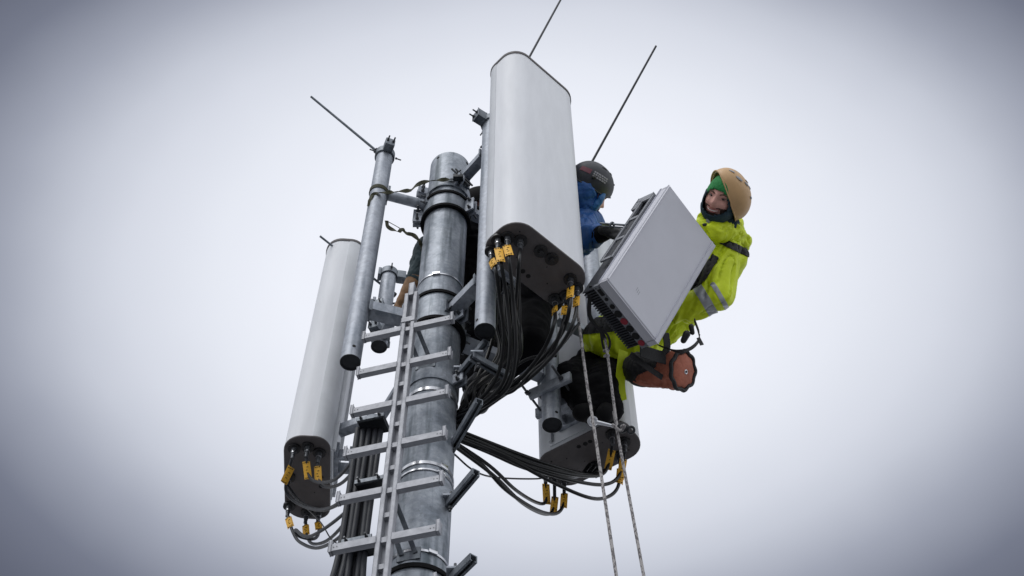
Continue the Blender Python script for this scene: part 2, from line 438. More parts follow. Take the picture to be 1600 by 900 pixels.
# mounting pipes with their arms
def pipe_clamp(parent, c, r, ang, h=.06, big=1.0):
    """pipe clamp: ring, lug, two bolts"""
    c = Vector(c); d = Vector((math.cos(R(ang)), math.sin(R(ang)), 0)); tn = Vector((-d.y, d.x, 0)); up = Vector((0, 0, 1))
    b = MB(); b.ring(c, up, r+.001, r+.011*big, h*.7, 28)
    b.box(c+d*(r+.032*big), (.03*big, .03*big, h*.5), (d, tn, up), .005)
    b.box(c-d*(r+.014), (.01, r*.6, h*.5), (d, tn, up), .003)
    o = b.build('clamp', M['galv_dark'], parent)
    k = MB()
    for s in (-1, 1):
        k.bolt(c+d*(r+.06*big)+tn*s*.018*big, d, .009*big, .012, .025)
        k.bolt(c+tn*s*(r+.014)+d*.01, tn*s, .008*big, .01, .028)
    k.bolt(c+d*(r+.03)+up*h*.5, up, .01, .014, .018)
    k.build_each('bolt', M['bolt'], o)
    return o
def mount_pipe(x, y, z0, z1, label, r=.051, arms=(), clamp_ang=None):
    p = thing('mounting_pipe', label, 'pipe', (x, y, Z(z0)), 'mounting pipes round the mast')
    t = MB(); b = Vector((x, y, Z(z0))); e = Vector((x, y, Z(z1)))
    t.tube([b, e], r, 36, False); t.build('tube', M['galv_pipe'], p)
    c = MB(); c.cyl(b+Vector((0, 0, .004)), b+Vector((0, 0, .012)), r-.003, seg=36); c.build('end_plug', M['dark_steel'], p)
    c = MB(); c.cyl(e-Vector((0, 0, .012)), e-Vector((0, 0, .004)), r-.002, seg=36); c.build('top_plug', M['greyplast'], p)
    rim = MB(); rim.ring(b+Vector((0, 0, .001)), (0, 0, 1), r-.007, r+.0006, .004, 36); rim.build('rim', M['dark_steel'], p)
    h = MB(); hd = (Vector((MX, MY, 0))-Vector((x, y, 0))).normalized()
    for (dz, s) in ((.05, -1), (.07, 1)):
        q = b+Vector((hd.y*s, -hd.x*s, 0))*(r-.003)+Vector((0, 0, dz)); qd = Vector((hd.y*s, -hd.x*s, 0)); h.cyl(q, q+qd*.0045, .009, seg=12)
    h.build_each('drain_hole', M['hole'], p)
    for (kind, z, w, hh) in arms:
        d = Vector((MX-x, MY-y, 0)); L = d.length; d.normalize(); a = MB()
        s = Vector((x, y, Z(z)))+d*(r-.002); q = Vector((x, y, Z(z)))+d*(L-MR-.008)
        if kind == 'tube': a.cyl(s, q, w/2, seg=24)
        elif kind == 'box': a.beam(s, q, w, hh, bev=.004)
        else: a.channel(s, q, w, hh, .005)
        ao = a.build('arm', M['galv_pipe'], p)
        f = MB(); x_, y_, z_ = basis(d)
        f.box(q-d*.004, (.055, .05, .006), (x_, y_, z_), .002); f.build('flange', M['galv_dark'], ao); f = MB(); f.box(s+d*.006, (.04, hh*.75, .005), (x_, y_, z_), .002)
        f.build('flange', M['galv_dark'], ao)
        k = MB()
        for u in (-1, 1):
            for v in (-1, 1): k.bolt(q-d*.01+x_*u*.038+y_*v*.034, -d, .009, .012, .018)
        k.build_each('bolt', M['bolt'], ao)
    return p
LP = (MX-.402, MY-.123); FP = (-.130, 3.68); RP = (.205, 4.30); BP = (-.83, 4.86); QP = (.49, 4.42)
pl = mount_pipe(*LP, 4.90, 6.98, 'free grey mounting pipe with black lower end, left of the mast', arms=(('tube', 6.52, .062, .062), ('box', 5.36, .075, .06)))
pipe_clamp(pl, (LP[0], LP[1], Z(6.97)), .051, -68, .075)
pf = mount_pipe(*FP, 4.89, 7.05, 'mounting pipe just behind the tall front antenna', arms=(('chan', 6.70, .06, .05), ('chan', 5.36, .07, .06)))
pipe_clamp(pf, (FP[0], FP[1], Z(7.02)), .051, 215, .075)
pr = mount_pipe(*RP, 4.92, 6.95, 'short looking mounting pipe below the cables at the rear antenna', arms=(('chan', 5.3, .07, .06), ('chan', 6.6, .06, .05)))
pb = mount_pipe(*BP, 6.30, 7.12, 'far mounting pipe half hidden behind the tan glove', arms=(('chan', 6.36, .06, .05),))
pipe_clamp(pb, (BP[0], BP[1], Z(7.09)), .051, 10, .08)
pipe_clamp(pb, (BP[0], BP[1], Z(6.62)), .051, 255, .07)
pipe_clamp(pb, (BP[0], BP[1], Z(6.40)), .051, 250, .06)
pq = mount_pipe(*QP, 5.72, 6.9, 'mounting pipe between the front antenna and the white radio unit', arms=())
a = MB(); a.channel((QP[0]-.05, QP[1], Z(5.85)), (RP[0]+.05, RP[1]+.01, Z(5.85)), .06, .05); a.build('arm', M['galv_pipe'], pq)
# square plates clamping the rear pipe
c = MB(); u = Vector((.86, -.5, 0)); v = Vector((.5, .86, 0)); up = Vector((0, 0, 1))
c.box(Vector((RP[0]-.005, RP[1]-.062, Z(5.16))), (.125, .012, .035), (u, v, up), .004)
c.box(Vector((RP[0]+.03, RP[1]+.07, Z(5.16))), (.125, .012, .035), (u, v, up), .004)
c = c.build('clamp', M['galv_pipe'], pr)
k = MB()
for s in (-.1, .1):
    p = Vector((RP[0], RP[1], Z(5.16)))+u*s; k.cyl(p-v*.17, p+v*.12, .007, seg=8); k.tube([p-v*.085, p-v*.07], .014, 6)
k.build_each('bolt', M['bolt'], c)

# lightning rods: horizontal spikes from the pipe tops
def rod(p, q, label, r=.0085, m='dark_steel'):
    o = thing('lightning_rod', label, 'rod', p, 'thin lightning rods')
    t = MB(); t.tube([p, q], [r, r*.85], 10); t.build('spike', M[m], o)
    b = MB(); d = (Vector(q)-Vector(p)).normalized(); b.cyl(Vector(p)-d*.02, Vector(p)+d*.03, r*2.2, seg=10); b.build('ferrule', M['dark_steel'], o)
def hz(px0, py0, z, px1, py1): return at_z(px0, py0, z), at_z(px1, py1, z)
p, q = at_y(592, 239, 3.87), at_y(486, 151, 3.66); rod(p, q, 'thin rod pointing up left from the free left pipe', m='galv_dark')
p, q = at_y(765, 203, 3.68), at_y(884, -15, 3.56); rod(p, q, 'thin rod rising behind the tall front antenna')
p, q = at_y(878, 338, 4.25), at_y(1025, 72, 3.75); rod(p, q, 'thin rod rising from behind the dark helmet')
p, q = hz(614, 459, 7.06, 500, 369); rod(p, q, 'thin rod passing behind the left antenna', m='galv_dark')

# ------------------------------------------------------------------ panel antennas
AW, AD, AL, AR = .55, .28, 1.96, .11
def rr(w, d, r, z, n=8):
    """rounded rectangle, front corners fuller than the back ones"""
    pts = []
    for (cx, cy, a0, rad) in ((w/2, d/2, 0, r*.8), (-w/2, d/2, 90, r*.8), (-w/2, -d/2, 180, r), (w/2, -d/2, 270, r)):
        sx = 1 if cx > 0 else -1; sy = 1 if cy > 0 else -1
        for k in range(n+1):
            a = R(a0+90*k/n); pts.append(Vector((cx-sx*rad+rad*math.cos(a), cy-sy*rad+rad*math.sin(a), z)))
    return pts
def antenna(label, x, y, z, rot, ports, w=AW, d=AD):
    o = thing('panel_antenna', label, 'antenna', (x, y, Z(z)), 'white panel antennas', world=False, rotz=R(rot))
    b = MB(); b.loft([rr(w, d, AR, .014), rr(w, d, AR, AL-.012)]); b.build('radome', M['radome'], o, 30)
    b = MB(); b.loft([rr(w-.004, d-.004, AR-.003, 0.004), rr(w+.004, d+.004, AR+.002, .007), rr(w+.004, d+.004, AR+.002, .0135)]); bc = b.build('bottom_cap', M['cap'], o, 30)
    b = MB(); b.loft([rr(w+.010, d+.010, AR+.004, AL-.016), rr(w+.010, d+.010, AR+.004, AL+.006), rr(w-.03, d-.03, AR-.01, AL+.016)]); b.build('top_cap', M['cap'], o, 30)
    q = [Vector((w/2+.0025, .03, 0))]+[p+Vector((p.x, p.y, 0)).normalized()*.0025 for p in rr(w, d, AR, 0)[:18]]+[Vector((-w/2-.0025, .03, 0))]
    b = MB(); b.loft([[p+Vector((0, 0, .0145)) for p in q], [p+Vector((0, 0, AL-.0125)) for p in q]]); b.build('back_shell', M['radome_back'], o, 30)
    b = MB(); b.box((0, d/2+.004, AL*.5), (w*.30, .0035, AL*.48), None, .001)
    for s in (-1, 1): b.box((s*w*.28, d/2+.012, AL*.5), (.008, .012, AL*.47))
    b.build('back_plate', M['radome_back'], o)
    for zz in (.16, AL-.35):
        b = MB(); b.box((0, d/2+.02, zz), (.10, .012, .05), None, .003); b.box((-.05, d/2+.055, zz), (.008, .045, .04), None, .002)
        b.box((.05, d/2+.055, zz), (.008, .045, .04), None, .002); b.box((0, d/2+.10, zz), (.09, .01, .035), None, .003)
        br = b.build('bracket', M['galv_pipe'], o)
        k = MB()
        for s in (-1, 1): k.cyl((s*.07, d/2+.08, zz), (s*.07, d/2+.25, zz), .007, seg=8); k.tube([(s*.07, d/2+.112, zz), (s*.07, d/2+.124, zz)], .013, 6)
        k.bolt((.05, d/2+.07, zz), (1, 0, 0), .011, .012, .012); k.build_each('bolt', M['bolt'], br)
    for (px, py) in ports:                        # threaded sockets
        b = MB(); b.ring((px, py, -.004), (0, 0, 1), .017, .034, .014, 24); b.cyl((px, py, .002), (px, py, -.03), .013, seg=18)
        b.ring((px, py, -.014), (0, 0, 1), .012, .0165, .005, 18); b.build('socket', M['black'], o)
    b = MB()
    for (px, py, r) in ((-.05, d*.30, .012), (-.02, d*.30, .013), (.02, d*.31, .012), (-.19, -d*.3, .004), (.2, d*.28, .005), (.05, -.02, .003), (.12, .05, .004), (-.1, .04, .003)):
        b.cyl((px, py, .006), (px, py, .0025), r, seg=14)
    b.build_each('vent_hole', M['hole'], o)
    return o
def loc_of(o, px, py, z):
    p = at_z(px, py, z); d = p-Vector(o[0:2]+(p.z,)); c, s = math.cos(-R(o[2])), math.sin(-R(o[2]))
    return (d.x*c-d.y*s, d.x*s+d.y*c)
AF = (.122, 3.498, 43.0); AB = (.423, 4.672, 146.0); AS = (-1.13, 4.895, -85.0)
PF = [(778, 374), (768, 392), (793, 371), (813, 376), (845, 392), (862, 404), (891, 436), (901, 450), (867, 467), (884, 462)]
PB = [(956, 678), (975, 690), (930, 728), (968, 712), (852, 738), (866, 742), (881, 748)]
PS = [(460, 700), (481, 698), (499, 707), (452, 745), (452, 790), (480, 800), (499, 800)]
antenna('tall white panel antenna nearest the camera, over the yellow cable tags', AF[0], AF[1], 5.2, AF[2], [loc_of(AF, a, b, 5.2) for a, b in PF], w=.535, d=.265)
antenna('white panel antenna seen from behind, beneath the crouching legs', AB[0], AB[1], 5.1, AB[2], [loc_of(AB, a, b, 5.1) for a, b in PB])
antenna('white panel antenna alone at far left, seen edge on', AS[0], AS[1], 5.15, AS[2], [loc_of(AS, a, b, 5.15) for a, b in PS], w=.62, d=.25)
# side bracket from the left antenna to the mast
for (za, zb) in ((5.42, 'lower'),):
    o = thing('antenna_bracket', 'pale angled bracket at the %s back of the left antenna' % zb, 'bracket', (-.86, 4.75, Z(za)))
    b = MB(); p0 = Vector((-.975, 4.78, Z(za))); p1 = Vector((-.80, 4.70, Z(za))); p2 = Vector((-.74, 4.66, Z(za-.05))); p3 = Vector((-.52, 4.25, Z(za-.05)))
    b.beam(p0, p1, .06, .055, bev=.003); b.beam(p1, p2, .055, .05, bev=.003); b.build('link', M['galv_pipe'], o)
    b = MB(); b.beam(p2, p3, .05, .045, bev=.003); b.build('arm', M['galv_pipe'], o)
    b = MB()
    for s in (-.02, .02): b.bolt(p1+Vector((0, 0, s)), (-.2, -1, 0), .011, .014, .02)
    b.build_each('bolt', M['bolt'], o)

# stub struts on the right of the mast
def stub(px0, py0, px1, py1, z, label, w=.036):
    p = at_z(px0, py0, z); q = at_z(px1, py1, z); d = (q-p).normalized()
    o = thing('strut', label, 'strut', p, 'slotted steel struts right of the mast')
    b = MB(); b.channel(p-d*.02, q, w, w, .005, side=-1); b.build('channel', M['galv_dark'], o)
    b = MB(); b.box(p+d*.012+Vector((0, 0, .03)), (.03, .03, .006), None, .002); pl = b.build('plate', M['galv_pipe'], o)
    b = MB(); b.bolt(p+d*.02+Vector((0, 0, .034)), (0, 0, 1), .011, .014, .02); b.bolt(p+d*.02-Vector((0, 0, .024)), (0, 0, -1), .011, .014, .012); b.build_each('bolt', M['bolt'], pl)
stub(700, 790, 744, 738, 3.98, 'grey slotted strut ending against open sky, right of the mast')
stub(706, 905, 740, 872, 3.52, 'short slotted strut at the bottom edge, right of the mast')
stub(706, 700, 749, 627, 4.40, 'slotted strut directly under the black cable bunch')
stub(716, 588, 760, 535, 4.86, 'dark slotted strut below the front mounting pipe')
stub(742, 560, 792, 588, 4.70, 'dark strut reaching right into the black cable tangle')

# ------------------------------------------------------------------ ladder
LC = Vector((-.507, 3.74, 0)); RD = Vector((-.965, .262, 0)).normalized(); RN = Vector((-.262, -.965, 0)).normalized()
lad = thing('ladder', 'aluminium centre rail ladder with stub rungs fixed to the mast', 'ladder', (LC.x, LC.y, 0))
up = Vector((0, 0, 1))
for s in (-1, 1):
    b = MB(); b.box(LC+RD*s*.0235+up*(Z(5.28)/2), (.0085, .016, Z(5.28)/2), (RD, RN, up), .0015)
    b.box(LC+RD*s*.016-RN*.012+up*(Z(5.28)/2), (.0022, .003, Z(5.28)/2-.002), (RD, RN, up)); b.build('rail', M['alu'], lad)
b = MB(); b.box(LC-RN*.021+up*(Z(5.27)/2), (.030, .003, Z(5.27)/2), (RD, RN, up)); b.build('back_web', M['alu'], lad)
b = MB(); b.box(LC+RN*.012+up*Z(5.05), (.034, .008, .016), (RD, RN, up), .002); b.build('splice_plate', M['alu'], lad); b = MB(); b.box(LC+up*(Z(5.31)), (.012, .02, .05), (RD, RN, up), .003); b.build('top_block', M['alu'], lad)
for i in range(9):
    z = 4.985-.2805*i
    for s in (-1, 1):
        b = MB(); c = LC+up*Z(z)+RN*.006
        b.box(c+RD*s*(.033+.0925), (.0925, .014, .0155), (RD, RN, up), .0025)
        r = b.build('rung', M['alu'], lad)
        b = MB(); b.box(c+RD*s*(.226)+up*.011, (.0055, .0145, .029), (RD, RN, up), .003); b.build('end_stop', M['alu'], r)
        b = MB()
        for d in (.196, .21): b.cyl(c+RD*s*d+RN*.0135, c+RD*s*d+RN*.0155, .0028, seg=10)
        b.build_each('rivet', M['bolt'], r)
    b = MB(); b.box(LC+up*Z(z-.14)-RN*.006, (.0145, .012, .011), (RD, RN, up), .002); b.build('step', M['alu'], lad); b = MB(); b.box(LC+up*Z(z)-RN*.004, (.0145, .013, .0125), (RD, RN, up), .002)
    b.build('step', M['alu'], lad)
for z in (5.05, 3.8, 2.5):
    b = MB(); p = LC+up*Z(z)-RN*.02; q = Vector((MX, MY, Z(z-.16)))+(RN*.13)
    for s in (-1, 1): b.beam(p+RD*s*.026, q+RD*s*.03, .008, .02, up=RD)
    b.box(q-RN*.006+up*0, (.05, .004, .03), (RD, RN, up), .001)
    b.build('standoff', M['galv_dark'], lad)

# ------------------------------------------------------------------ cables
def px_path(pts, y0=None, y1=None):
    P = []; n = len(pts)
    for i, p in enumerate(pts):
        y = p[2] if len(p) > 2 else y0+(y1-y0)*i/(n-1)
        P.append(at_y(p[0], p[1], y))
    return P
def cable(label, pts, y0, y1, r=.0095, tagp=None, start=None, plug=True, group='black jumper cables', name='jumper_cable', m='cable', tilt=0., tagl=.135):
    """pts pixels from the plug on; start = world point of the socket"""
    P = px_path(pts, y0, y1)
    if start is not None: P = [start-Vector((0, 0, .07))] + P
    C = catmull(P, 8)
    o = thing(name, label, 'cable', C[0], group)
    b = MB(); b.tube(C, r, 10); b.build('sheath', M[m], o)
    if start is not None and plug:
        b = MB(); s = start; d = Vector((0, 0, -1))
        b.cyl(s+d*.006, s+d*.032, .0165, seg=8); b.cyl(s+d*.03, s+d*.05, .0135, seg=16); b.cyl(s+d*.046, s+d*.062, .0115, seg=16); b.tube([s+d*.058, s+d*.085], [.0105, r+.001], 14)
        b.build('plug', M['bolt'], o)
        b = MB(); b.ring(s+d*.041, d, .0125, .0145, .004, 16); b.ring(s+d*.036, d, .0125, .0147, .0025, 16); b.build('nut_ring', M['steel'], o)
    if tagp is not None:
        # label sleeve folded round the cable at arc length tagp (metres from the plug)
        acc = 0
        for i in range(len(C)-1):
            l = (C[i+1]-C[i]).length
            if acc+l > tagp: break
            acc += l
        p = C[i]+(C[i+1]-C[i])*((tagp-acc)/max(l, 1e-6)); d = (C[i+1]-C[i]).normalized(); d = (d+cv(tilt, 0, 0)*.6).normalized()
        n = (CAMP-p).normalized(); n = (n + Vector((random.uniform(-.25, .25), 0, random.uniform(-.2, .2)))); n = (n-d*n.dot(d)).normalized(); x = d.cross(n)
        b = MB(); h = tagl/2; w = .020; rows = []
        for k in range(9):                        # slightly curled sheet
            u = -1+2*k/8; bow = n*(.010-.006*u*u)
            rows.append([p+x*w*u+bow-d*h*(1+.06*u), p+x*w*u+bow+d*h*(1-.05*u), p+x*w*u*.98+bow-n*.0018+d*h*(1-.05*u), p+x*w*u*.98+bow-n*.0018-d*h*(1+.06*u)])
        b.loft(rows); tg = b.build('tag', M['tag'], o)
        b = MB()
        for e in (-1, 1):
            for u in (-.55, .05, .6): b.box(p+x*w*u+n*.0105+d*h*.86*e, (.0042, .0018, .0012), (x, d, n))
        for j, (u, wd) in enumerate(((-.2, .5), (.1, .35), (-.05, .45))): b.box(p+x*w*u+n*.0112+d*h*(-.35+.33*j), (w*wd*.55, .0012, .0008), (x, d, n))
        b.build('print', M['ink'], tg)
    return o
def sock(A, px, py, z):
    return at_z(px, py, z-.005)
# front antenna, left group
zf = 5.2
FLg = 'jumper cables under the front antenna'
cable('jumper cable at the left tip of the front antenna, lower yellow tag', [(775, 425), (781, 470), (787, 530), (776, 590), (742, 632), (712, 650)], 3.36, 4.02, tagp=.105, start=sock(AF, 768, 392, zf), group=FLg)
cable('jumper cable with the largest yellow tag under the front antenna', [(783, 412), (792, 470), (797, 545), (785, 600), (750, 634), (712, 655)], 3.33, 4.0, tagp=.115, start=sock(AF, 778, 374, zf), group=FLg)
cable('jumper cable with a narrow edge on yellow tag under the front antenna', [(796, 410), (802, 470), (806, 545), (795, 602), (760, 632), (714, 652)], 3.32, 4.0, tagp=.08, start=sock(AF, 793, 371, zf), tilt=.1, group=FLg)
cable('untagged jumper cable third socket of the front antenna', [(811, 410), (807, 460), (802, 520), (802, 575), (775, 620), (716, 660)], 3.34, 4.0, start=sock(AF, 813, 376, zf), group=FLg)
cable('thin untagged cable hanging straight behind the front jumper cables', [(814, 382), (812, 440), (813, 510), (808, 570), (790, 605), (735, 640)], 3.40, 4.0, r=.005, group=FLg)
# right group
cable('jumper cable from the rear right socket of the front antenna', [(866, 505), (850, 545), (815, 590), (770, 622), (716, 648)], 3.60, 4.05, tagp=.085, start=sock(AF, 867, 467, zf), group=FLg, r=.010)
cable('jumper cable from the right tip of the front antenna, narrow tag', [(890, 480), (878, 520), (838, 570), (790, 605), (716, 655)], 3.56, 4.02, tagp=.07, start=sock(AF, 891, 436, zf), group=FLg, tilt=-.05, r=.010)
cable('outermost jumper cable at the right tip of the front antenna', [(897, 500), (876, 540), (838, 582), (800, 610), (748, 632), (714, 650)], 3.57, 4.0, tagp=.095, start=sock(AF, 901, 450, zf), group=FLg, r=.009)
cable('jumper cable with a half hidden tag at the front antenna right end', [(880, 505), (862, 550), (830, 588), (780, 622), (716, 668)], 3.63, 4.0, tagp=.11, start=sock(AF, 884, 462, zf), group=FLg, r=.010)
cable('loose black cable arched low beneath the front cable bunch', [(905, 505, 3.7), (870, 548, 3.72), (832, 580, 3.75), (803, 610, 3.8), (780, 618, 3.85), (748, 634, 3.9), (712, 662, 4.0)], 0, 0, r=.0075, group=FLg)
cable('glossy black cable arching over the front cable bunch', [(870, 556, 3.9), (848, 556, 3.9), (822, 562, 3.9), (800, 578, 3.92), (782, 605, 3.95), (740, 636, 3.98), (708, 668, 4.03)], 0, 0, r=.008, group=FLg)
for i in range(10):                                  # remaining tails bunched behind
    x0 = 770+random.uniform(-10, 24)+i*3.4; r_ = random.uniform
    cable(('black cable tail inside the tangle beside the mast'), [(x0, 428+r_(-4, 6), 3.80+i*.015), (x0+r_(-4, 12), 495, 3.84+i*.015), (x0-4+r_(-20, 22), 555+r_(-8, 8), 3.86+i*.015), (x0-28+r_(-20, 18), 600+r_(-10, 8), 3.9+i*.012), (742+r_(-14, 14), 630+r_(-12, 10), 3.95+i*.01), (706, 645+i*5, 4.06)], 0, 0, r=r_(.007, .012), group='cable tails in the tangle')

# rear antenna
RG = 'jumper cables of the rear antenna'; zb = 5.1
def rc(label, pts, s, tp, y1=4.03, tilt=0, r=.0095, tl=.11): return cable(label, pts, 4.7, y1, r, tp, start=(at_z(*s, zb-.005) if s else None), group=RG, tilt=tilt, tagl=tl)
rc('jumper cable with a slim tag at the rear antenna right end', [(950, 728, 4.63), (935, 743, 4.6), (890, 741, 4.45), (830, 725, 4.3), (770, 700, 4.15), (706, 672, 4.0)], (956, 678), .095)
rc('jumper cable under the knot of yellow tags at the rear antenna', [(968, 742, 4.64), (945, 757, 4.6), (900, 752, 4.45), (840, 735, 4.3), (780, 708, 4.15), (706, 678, 4.0)], (975, 690), .10, tilt=.1)
rc('lowest looping jumper cable at the rear antenna right end', [(965, 762, 4.66), (945, 778, 4.62), (915, 776, 4.5), (860, 752, 4.35), (790, 715, 4.18), (706, 682, 4.0)], (968, 712), .10)
rc('straight jumper cable from the middle socket of the rear antenna', [(920, 742, 4.72), (880, 740, 4.5), (830, 730, 4.35), (770, 706, 4.15), (706, 676, 4.02)], (930, 728), None)
rc('jumper cable with tag at the rear antenna left corner', [(853, 783, 4.85), (838, 785, 4.8), (805, 765, 4.5), (765, 728, 4.25), (706, 688, 4.0)], (852, 738), .07)
rc('jumper cable with the lowest yellow tag at the rear antenna', [(865, 795, 4.86), (850, 803, 4.82), (815, 785, 4.55), (770, 742, 4.25), (706, 694, 4.0)], (866, 742), .13)
rc('jumper cable with upright tag right of the low tag pair', [(880, 790, 4.84), (866, 803, 4.8), (835, 795, 4.6), (790, 765, 4.35), (755, 728, 4.2), (706, 686, 4.0)], (881, 748), .10)
cable('thin black wire sagging between mast and rear antenna', [(708, 708, 4.0), (740, 735, 4.15), (775, 746, 4.35), (840, 748, 4.7), (852, 742, 4.75)], 0, 0, r=.0045, group=RG)
for i in range(4):
    cable('thick black cable in the bunch right of the mast', [(704, 668+i*5, 4.05), (760, 690+i*5, 4.15), (820, 713+i*6, 4.32), (880, 733+i*4, 4.5), (925-i*6, 742, 4.68), (945-i*8, 735-i*3, 4.72)], 0, 0, r=.0105, group='thick cables right of the mast')

# left antenna
LG = 'jumper cables of the left antenna'; zs = 5.15
def lc(label, pts, s, tp, tilt=0, r=.009): return cable(label, pts, 4.7, 4.1, r, tp, start=(at_z(*s, zs-.005) if s else None), group=LG, tilt=tilt, m='feeder', tagl=.10)
lc('jumper cable with a slanted yellow tag at the left antenna', [(449, 745, 4.75), (448, 770, 4.85), (470, 789, 4.85), (505, 797, 4.7), (545, 777, 4.4), (578, 735, 4.15)], (460, 700), .10, tilt=-.45)
lc('jumper cable with the middle yellow tag under the left antenna', [(482, 742, 4.7), (497, 753, 4.68), (525, 748, 4.5), (560, 710, 4.25), (588, 675, 4.1)], (481, 698), .085)
lc('jumper cable with the right hand tag under the left antenna', [(499, 752, 4.72), (512, 761, 4.7), (535, 754, 4.5), (565, 722, 4.25), (590, 690, 4.1)], (499, 707), .085)
lc('jumper cable with the lowest tag under the left antenna', [(458, 832, 5.05), (470, 848, 5.0), (498, 856, 4.8), (535, 835, 4.5), (570, 785, 4.15)], (452, 790), .09)
lc('jumper cable with a pale tag low under the left antenna', [(480, 838, 5.1), (490, 850, 5.0), (515, 842, 4.75), (548, 805, 4.4), (580, 752, 4.12)], (480, 800), .10)
lc('shortest jumper cable low under the left antenna', [(498, 832, 5.08), (490, 842, 5.0), (468, 838, 4.95), (462, 828, 4.9), (485, 838, 4.8), (540, 800, 4.45), (582, 745, 4.12)], (499, 800), .08)
lc('untagged jumper cable looping across the left antenna cap', [(470, 785, 4.9), (500, 796, 4.75), (530, 785, 4.5), (562, 745, 4.25), (586, 700, 4.1)], (452, 745), None)
cable('thin wire hanging below the left antenna', [(448, 755, 4.8), (465, 780, 4.85), (500, 815, 4.75), (520, 845, 4.6), (545, 853, 4.3)], 0, 0, r=.0035, group=LG)
# bundle down the mast
for i in range(9):
    p = at_y(596-i*4.6+(i % 2)*2, 664+(i % 3)*3, 3.98+.035*(i % 2)); x, y, z = p
    pts = [Vector((x, y, z)), Vector((x+random.uniform(-.008, .008), y, Z(4.3-.5))), Vector((x-.004*i+.01, y+random.uniform(-.01, .01), Z(3.4))), Vector((x, y, Z(2.6))), Vector((x, y, .02))]
    o = thing('feeder_cable', 'dark feeder cable running down the mast behind the ladder', 'cable', (x, y, 0), 'feeder cables down the mast')
    b = MB(); b.tube(catmull(pts, 8), .0135, 10); b.build('sheath', M['feeder'], o)
for (px, py, lb) in ((584, 664, 'dark clamp block at the top of the feeder cables'), (582, 762, 'grey clamp midway down the feeder cables'), (563, 855, 'grey clamp low on the feeder cables')):
    p = at_y(px, py, 3.96); o = thing('cable_clamp', lb, 'clamp', p, 'clamps on the feeder cables')
    b = MB(); b.box(p, (.062, .045, .014), (RD, RN, up), .004); b.build('block', M['dark_steel'], o)
    b = MB(); b.box(p+RN*.049, (.066, .004, .010), (RD, RN, up), .001); b.build('plate', M['galv_dark'], o)
    b = MB()
    for s in (-.045, .045): b.bolt(p+RD*s+RN*.053, RN, .008, .01, .014)
    b.build_each('bolt', M['bolt'], o)

# ------------------------------------------------------------------ straps
def strap(label, pts, w, tw, m='strap', tail=None):
    P = catmull(px_path(pts, 0, 0), 7)
    o = thing('lashing_strap', label, 'strap', P[0], 'olive lashing straps')
    b = MB(); b.ribbon(P, w, .003, lambda i: Vector((math.sin(i*tw)*.6, -.9, math.cos(i*tw)*.75))); b.build('webbing', M[m], o)
    return o
st = strap('olive strap lashing the left pipe top to the mast', [(577, 322, 3.84), (580, 308, 3.83), (590, 302, 3.82), (612, 300, 3.80), (640, 297, 3.83), (660, 285, 3.85), (690, 281, 3.85), (712, 280, 3.86), (728, 285, 3.9)], .026, .8)
b = MB(); b.ring(Vector((LP[0], LP[1], Z(6.52))), (0.05, -.1, 1), .052, .057, .03, 30); b.build('loop', M['strap'], st)
b = MB()
for k in (0, 1): b.cyl(at_y(706+k*6, 264, 3.83), at_y(734+k*4, 290, 3.86), .006, seg=8)
b.box(at_y(716, 278, 3.83), (.03, .018, .014), None, .003); b.build('ratchet', M['dark_steel'], st)
strap('olive strap hanging loose left of the mast under the lashed arm', [(604, 345, 3.9), (607, 355, 3.9), (622, 362, 3.9), (628, 358, 3.91), (634, 364, 3.92), (648, 368, 3.93), (656, 378, 3.95), (660, 392, 4.02)], .022, .5)
strap('short end of olive strap pulled taut left of the mast', [(604, 345, 3.9), (622, 355, 3.91), (640, 366, 3.93), (657, 377, 3.96)], .014, .1)

# ------------------------------------------------------------------ people helpers
def hand(parent, name, wrist, fdir, pnorm, m, scale=1., curl=.9, thumb=1, voxel=.0045, spread=.1):
    """glove: palm, five separate curled fingers, thumb from the side of the palm"""
    f = Vector(fdir).normalized(); n = Vector(pnorm); n = (n-f*n.dot(f)).normalized(); s = f.cross(n)*thumb
    wrist = Vector(wrist); k = scale; b = MB()
    b.caps(wrist-f*.02*k, wrist+f*.03*k, .027*k, .027*k)
    b.ell(wrist+f*.055*k, (.05*k, .045*k, .019*k), (f, s, n))
    for i, (ofs, L) in enumerate(((.031, .075), (.011, .086), (-.010, .080), (-.030, .062))):
        p = wrist+f*.085*k+s*ofs*k; d = (f+s*ofs*spread*30*.3).normalized(); r = .0105*k
        for j, (ll, c) in enumerate(((.42, .35), (.33, .75), (.25, .6))):
            a = c*curl; d = (d*math.cos(a)+n*math.sin(a)).normalized() if j == 0 else (d*math.cos(a)+(n-d*n.dot(d)).normalized()*math.sin(a)).normalized()
            q = p+d*L*ll*k; b.caps(p, q, r, r*.92); p = q; r *= .93
    p = wrist+f*.03*k+s*.035*k; d = (f*.6+s*.75+n*.25).normalized(); q = p+d*.045*k; b.caps(p, q, .014*k, .012*k)
    d = (f*.9+s*.1+n*.5).normalized(); b.caps(q, q+d*.032*k, .012*k, .0105*k)
    return remesh(b, voxel, 2).build(name, m, parent, None)

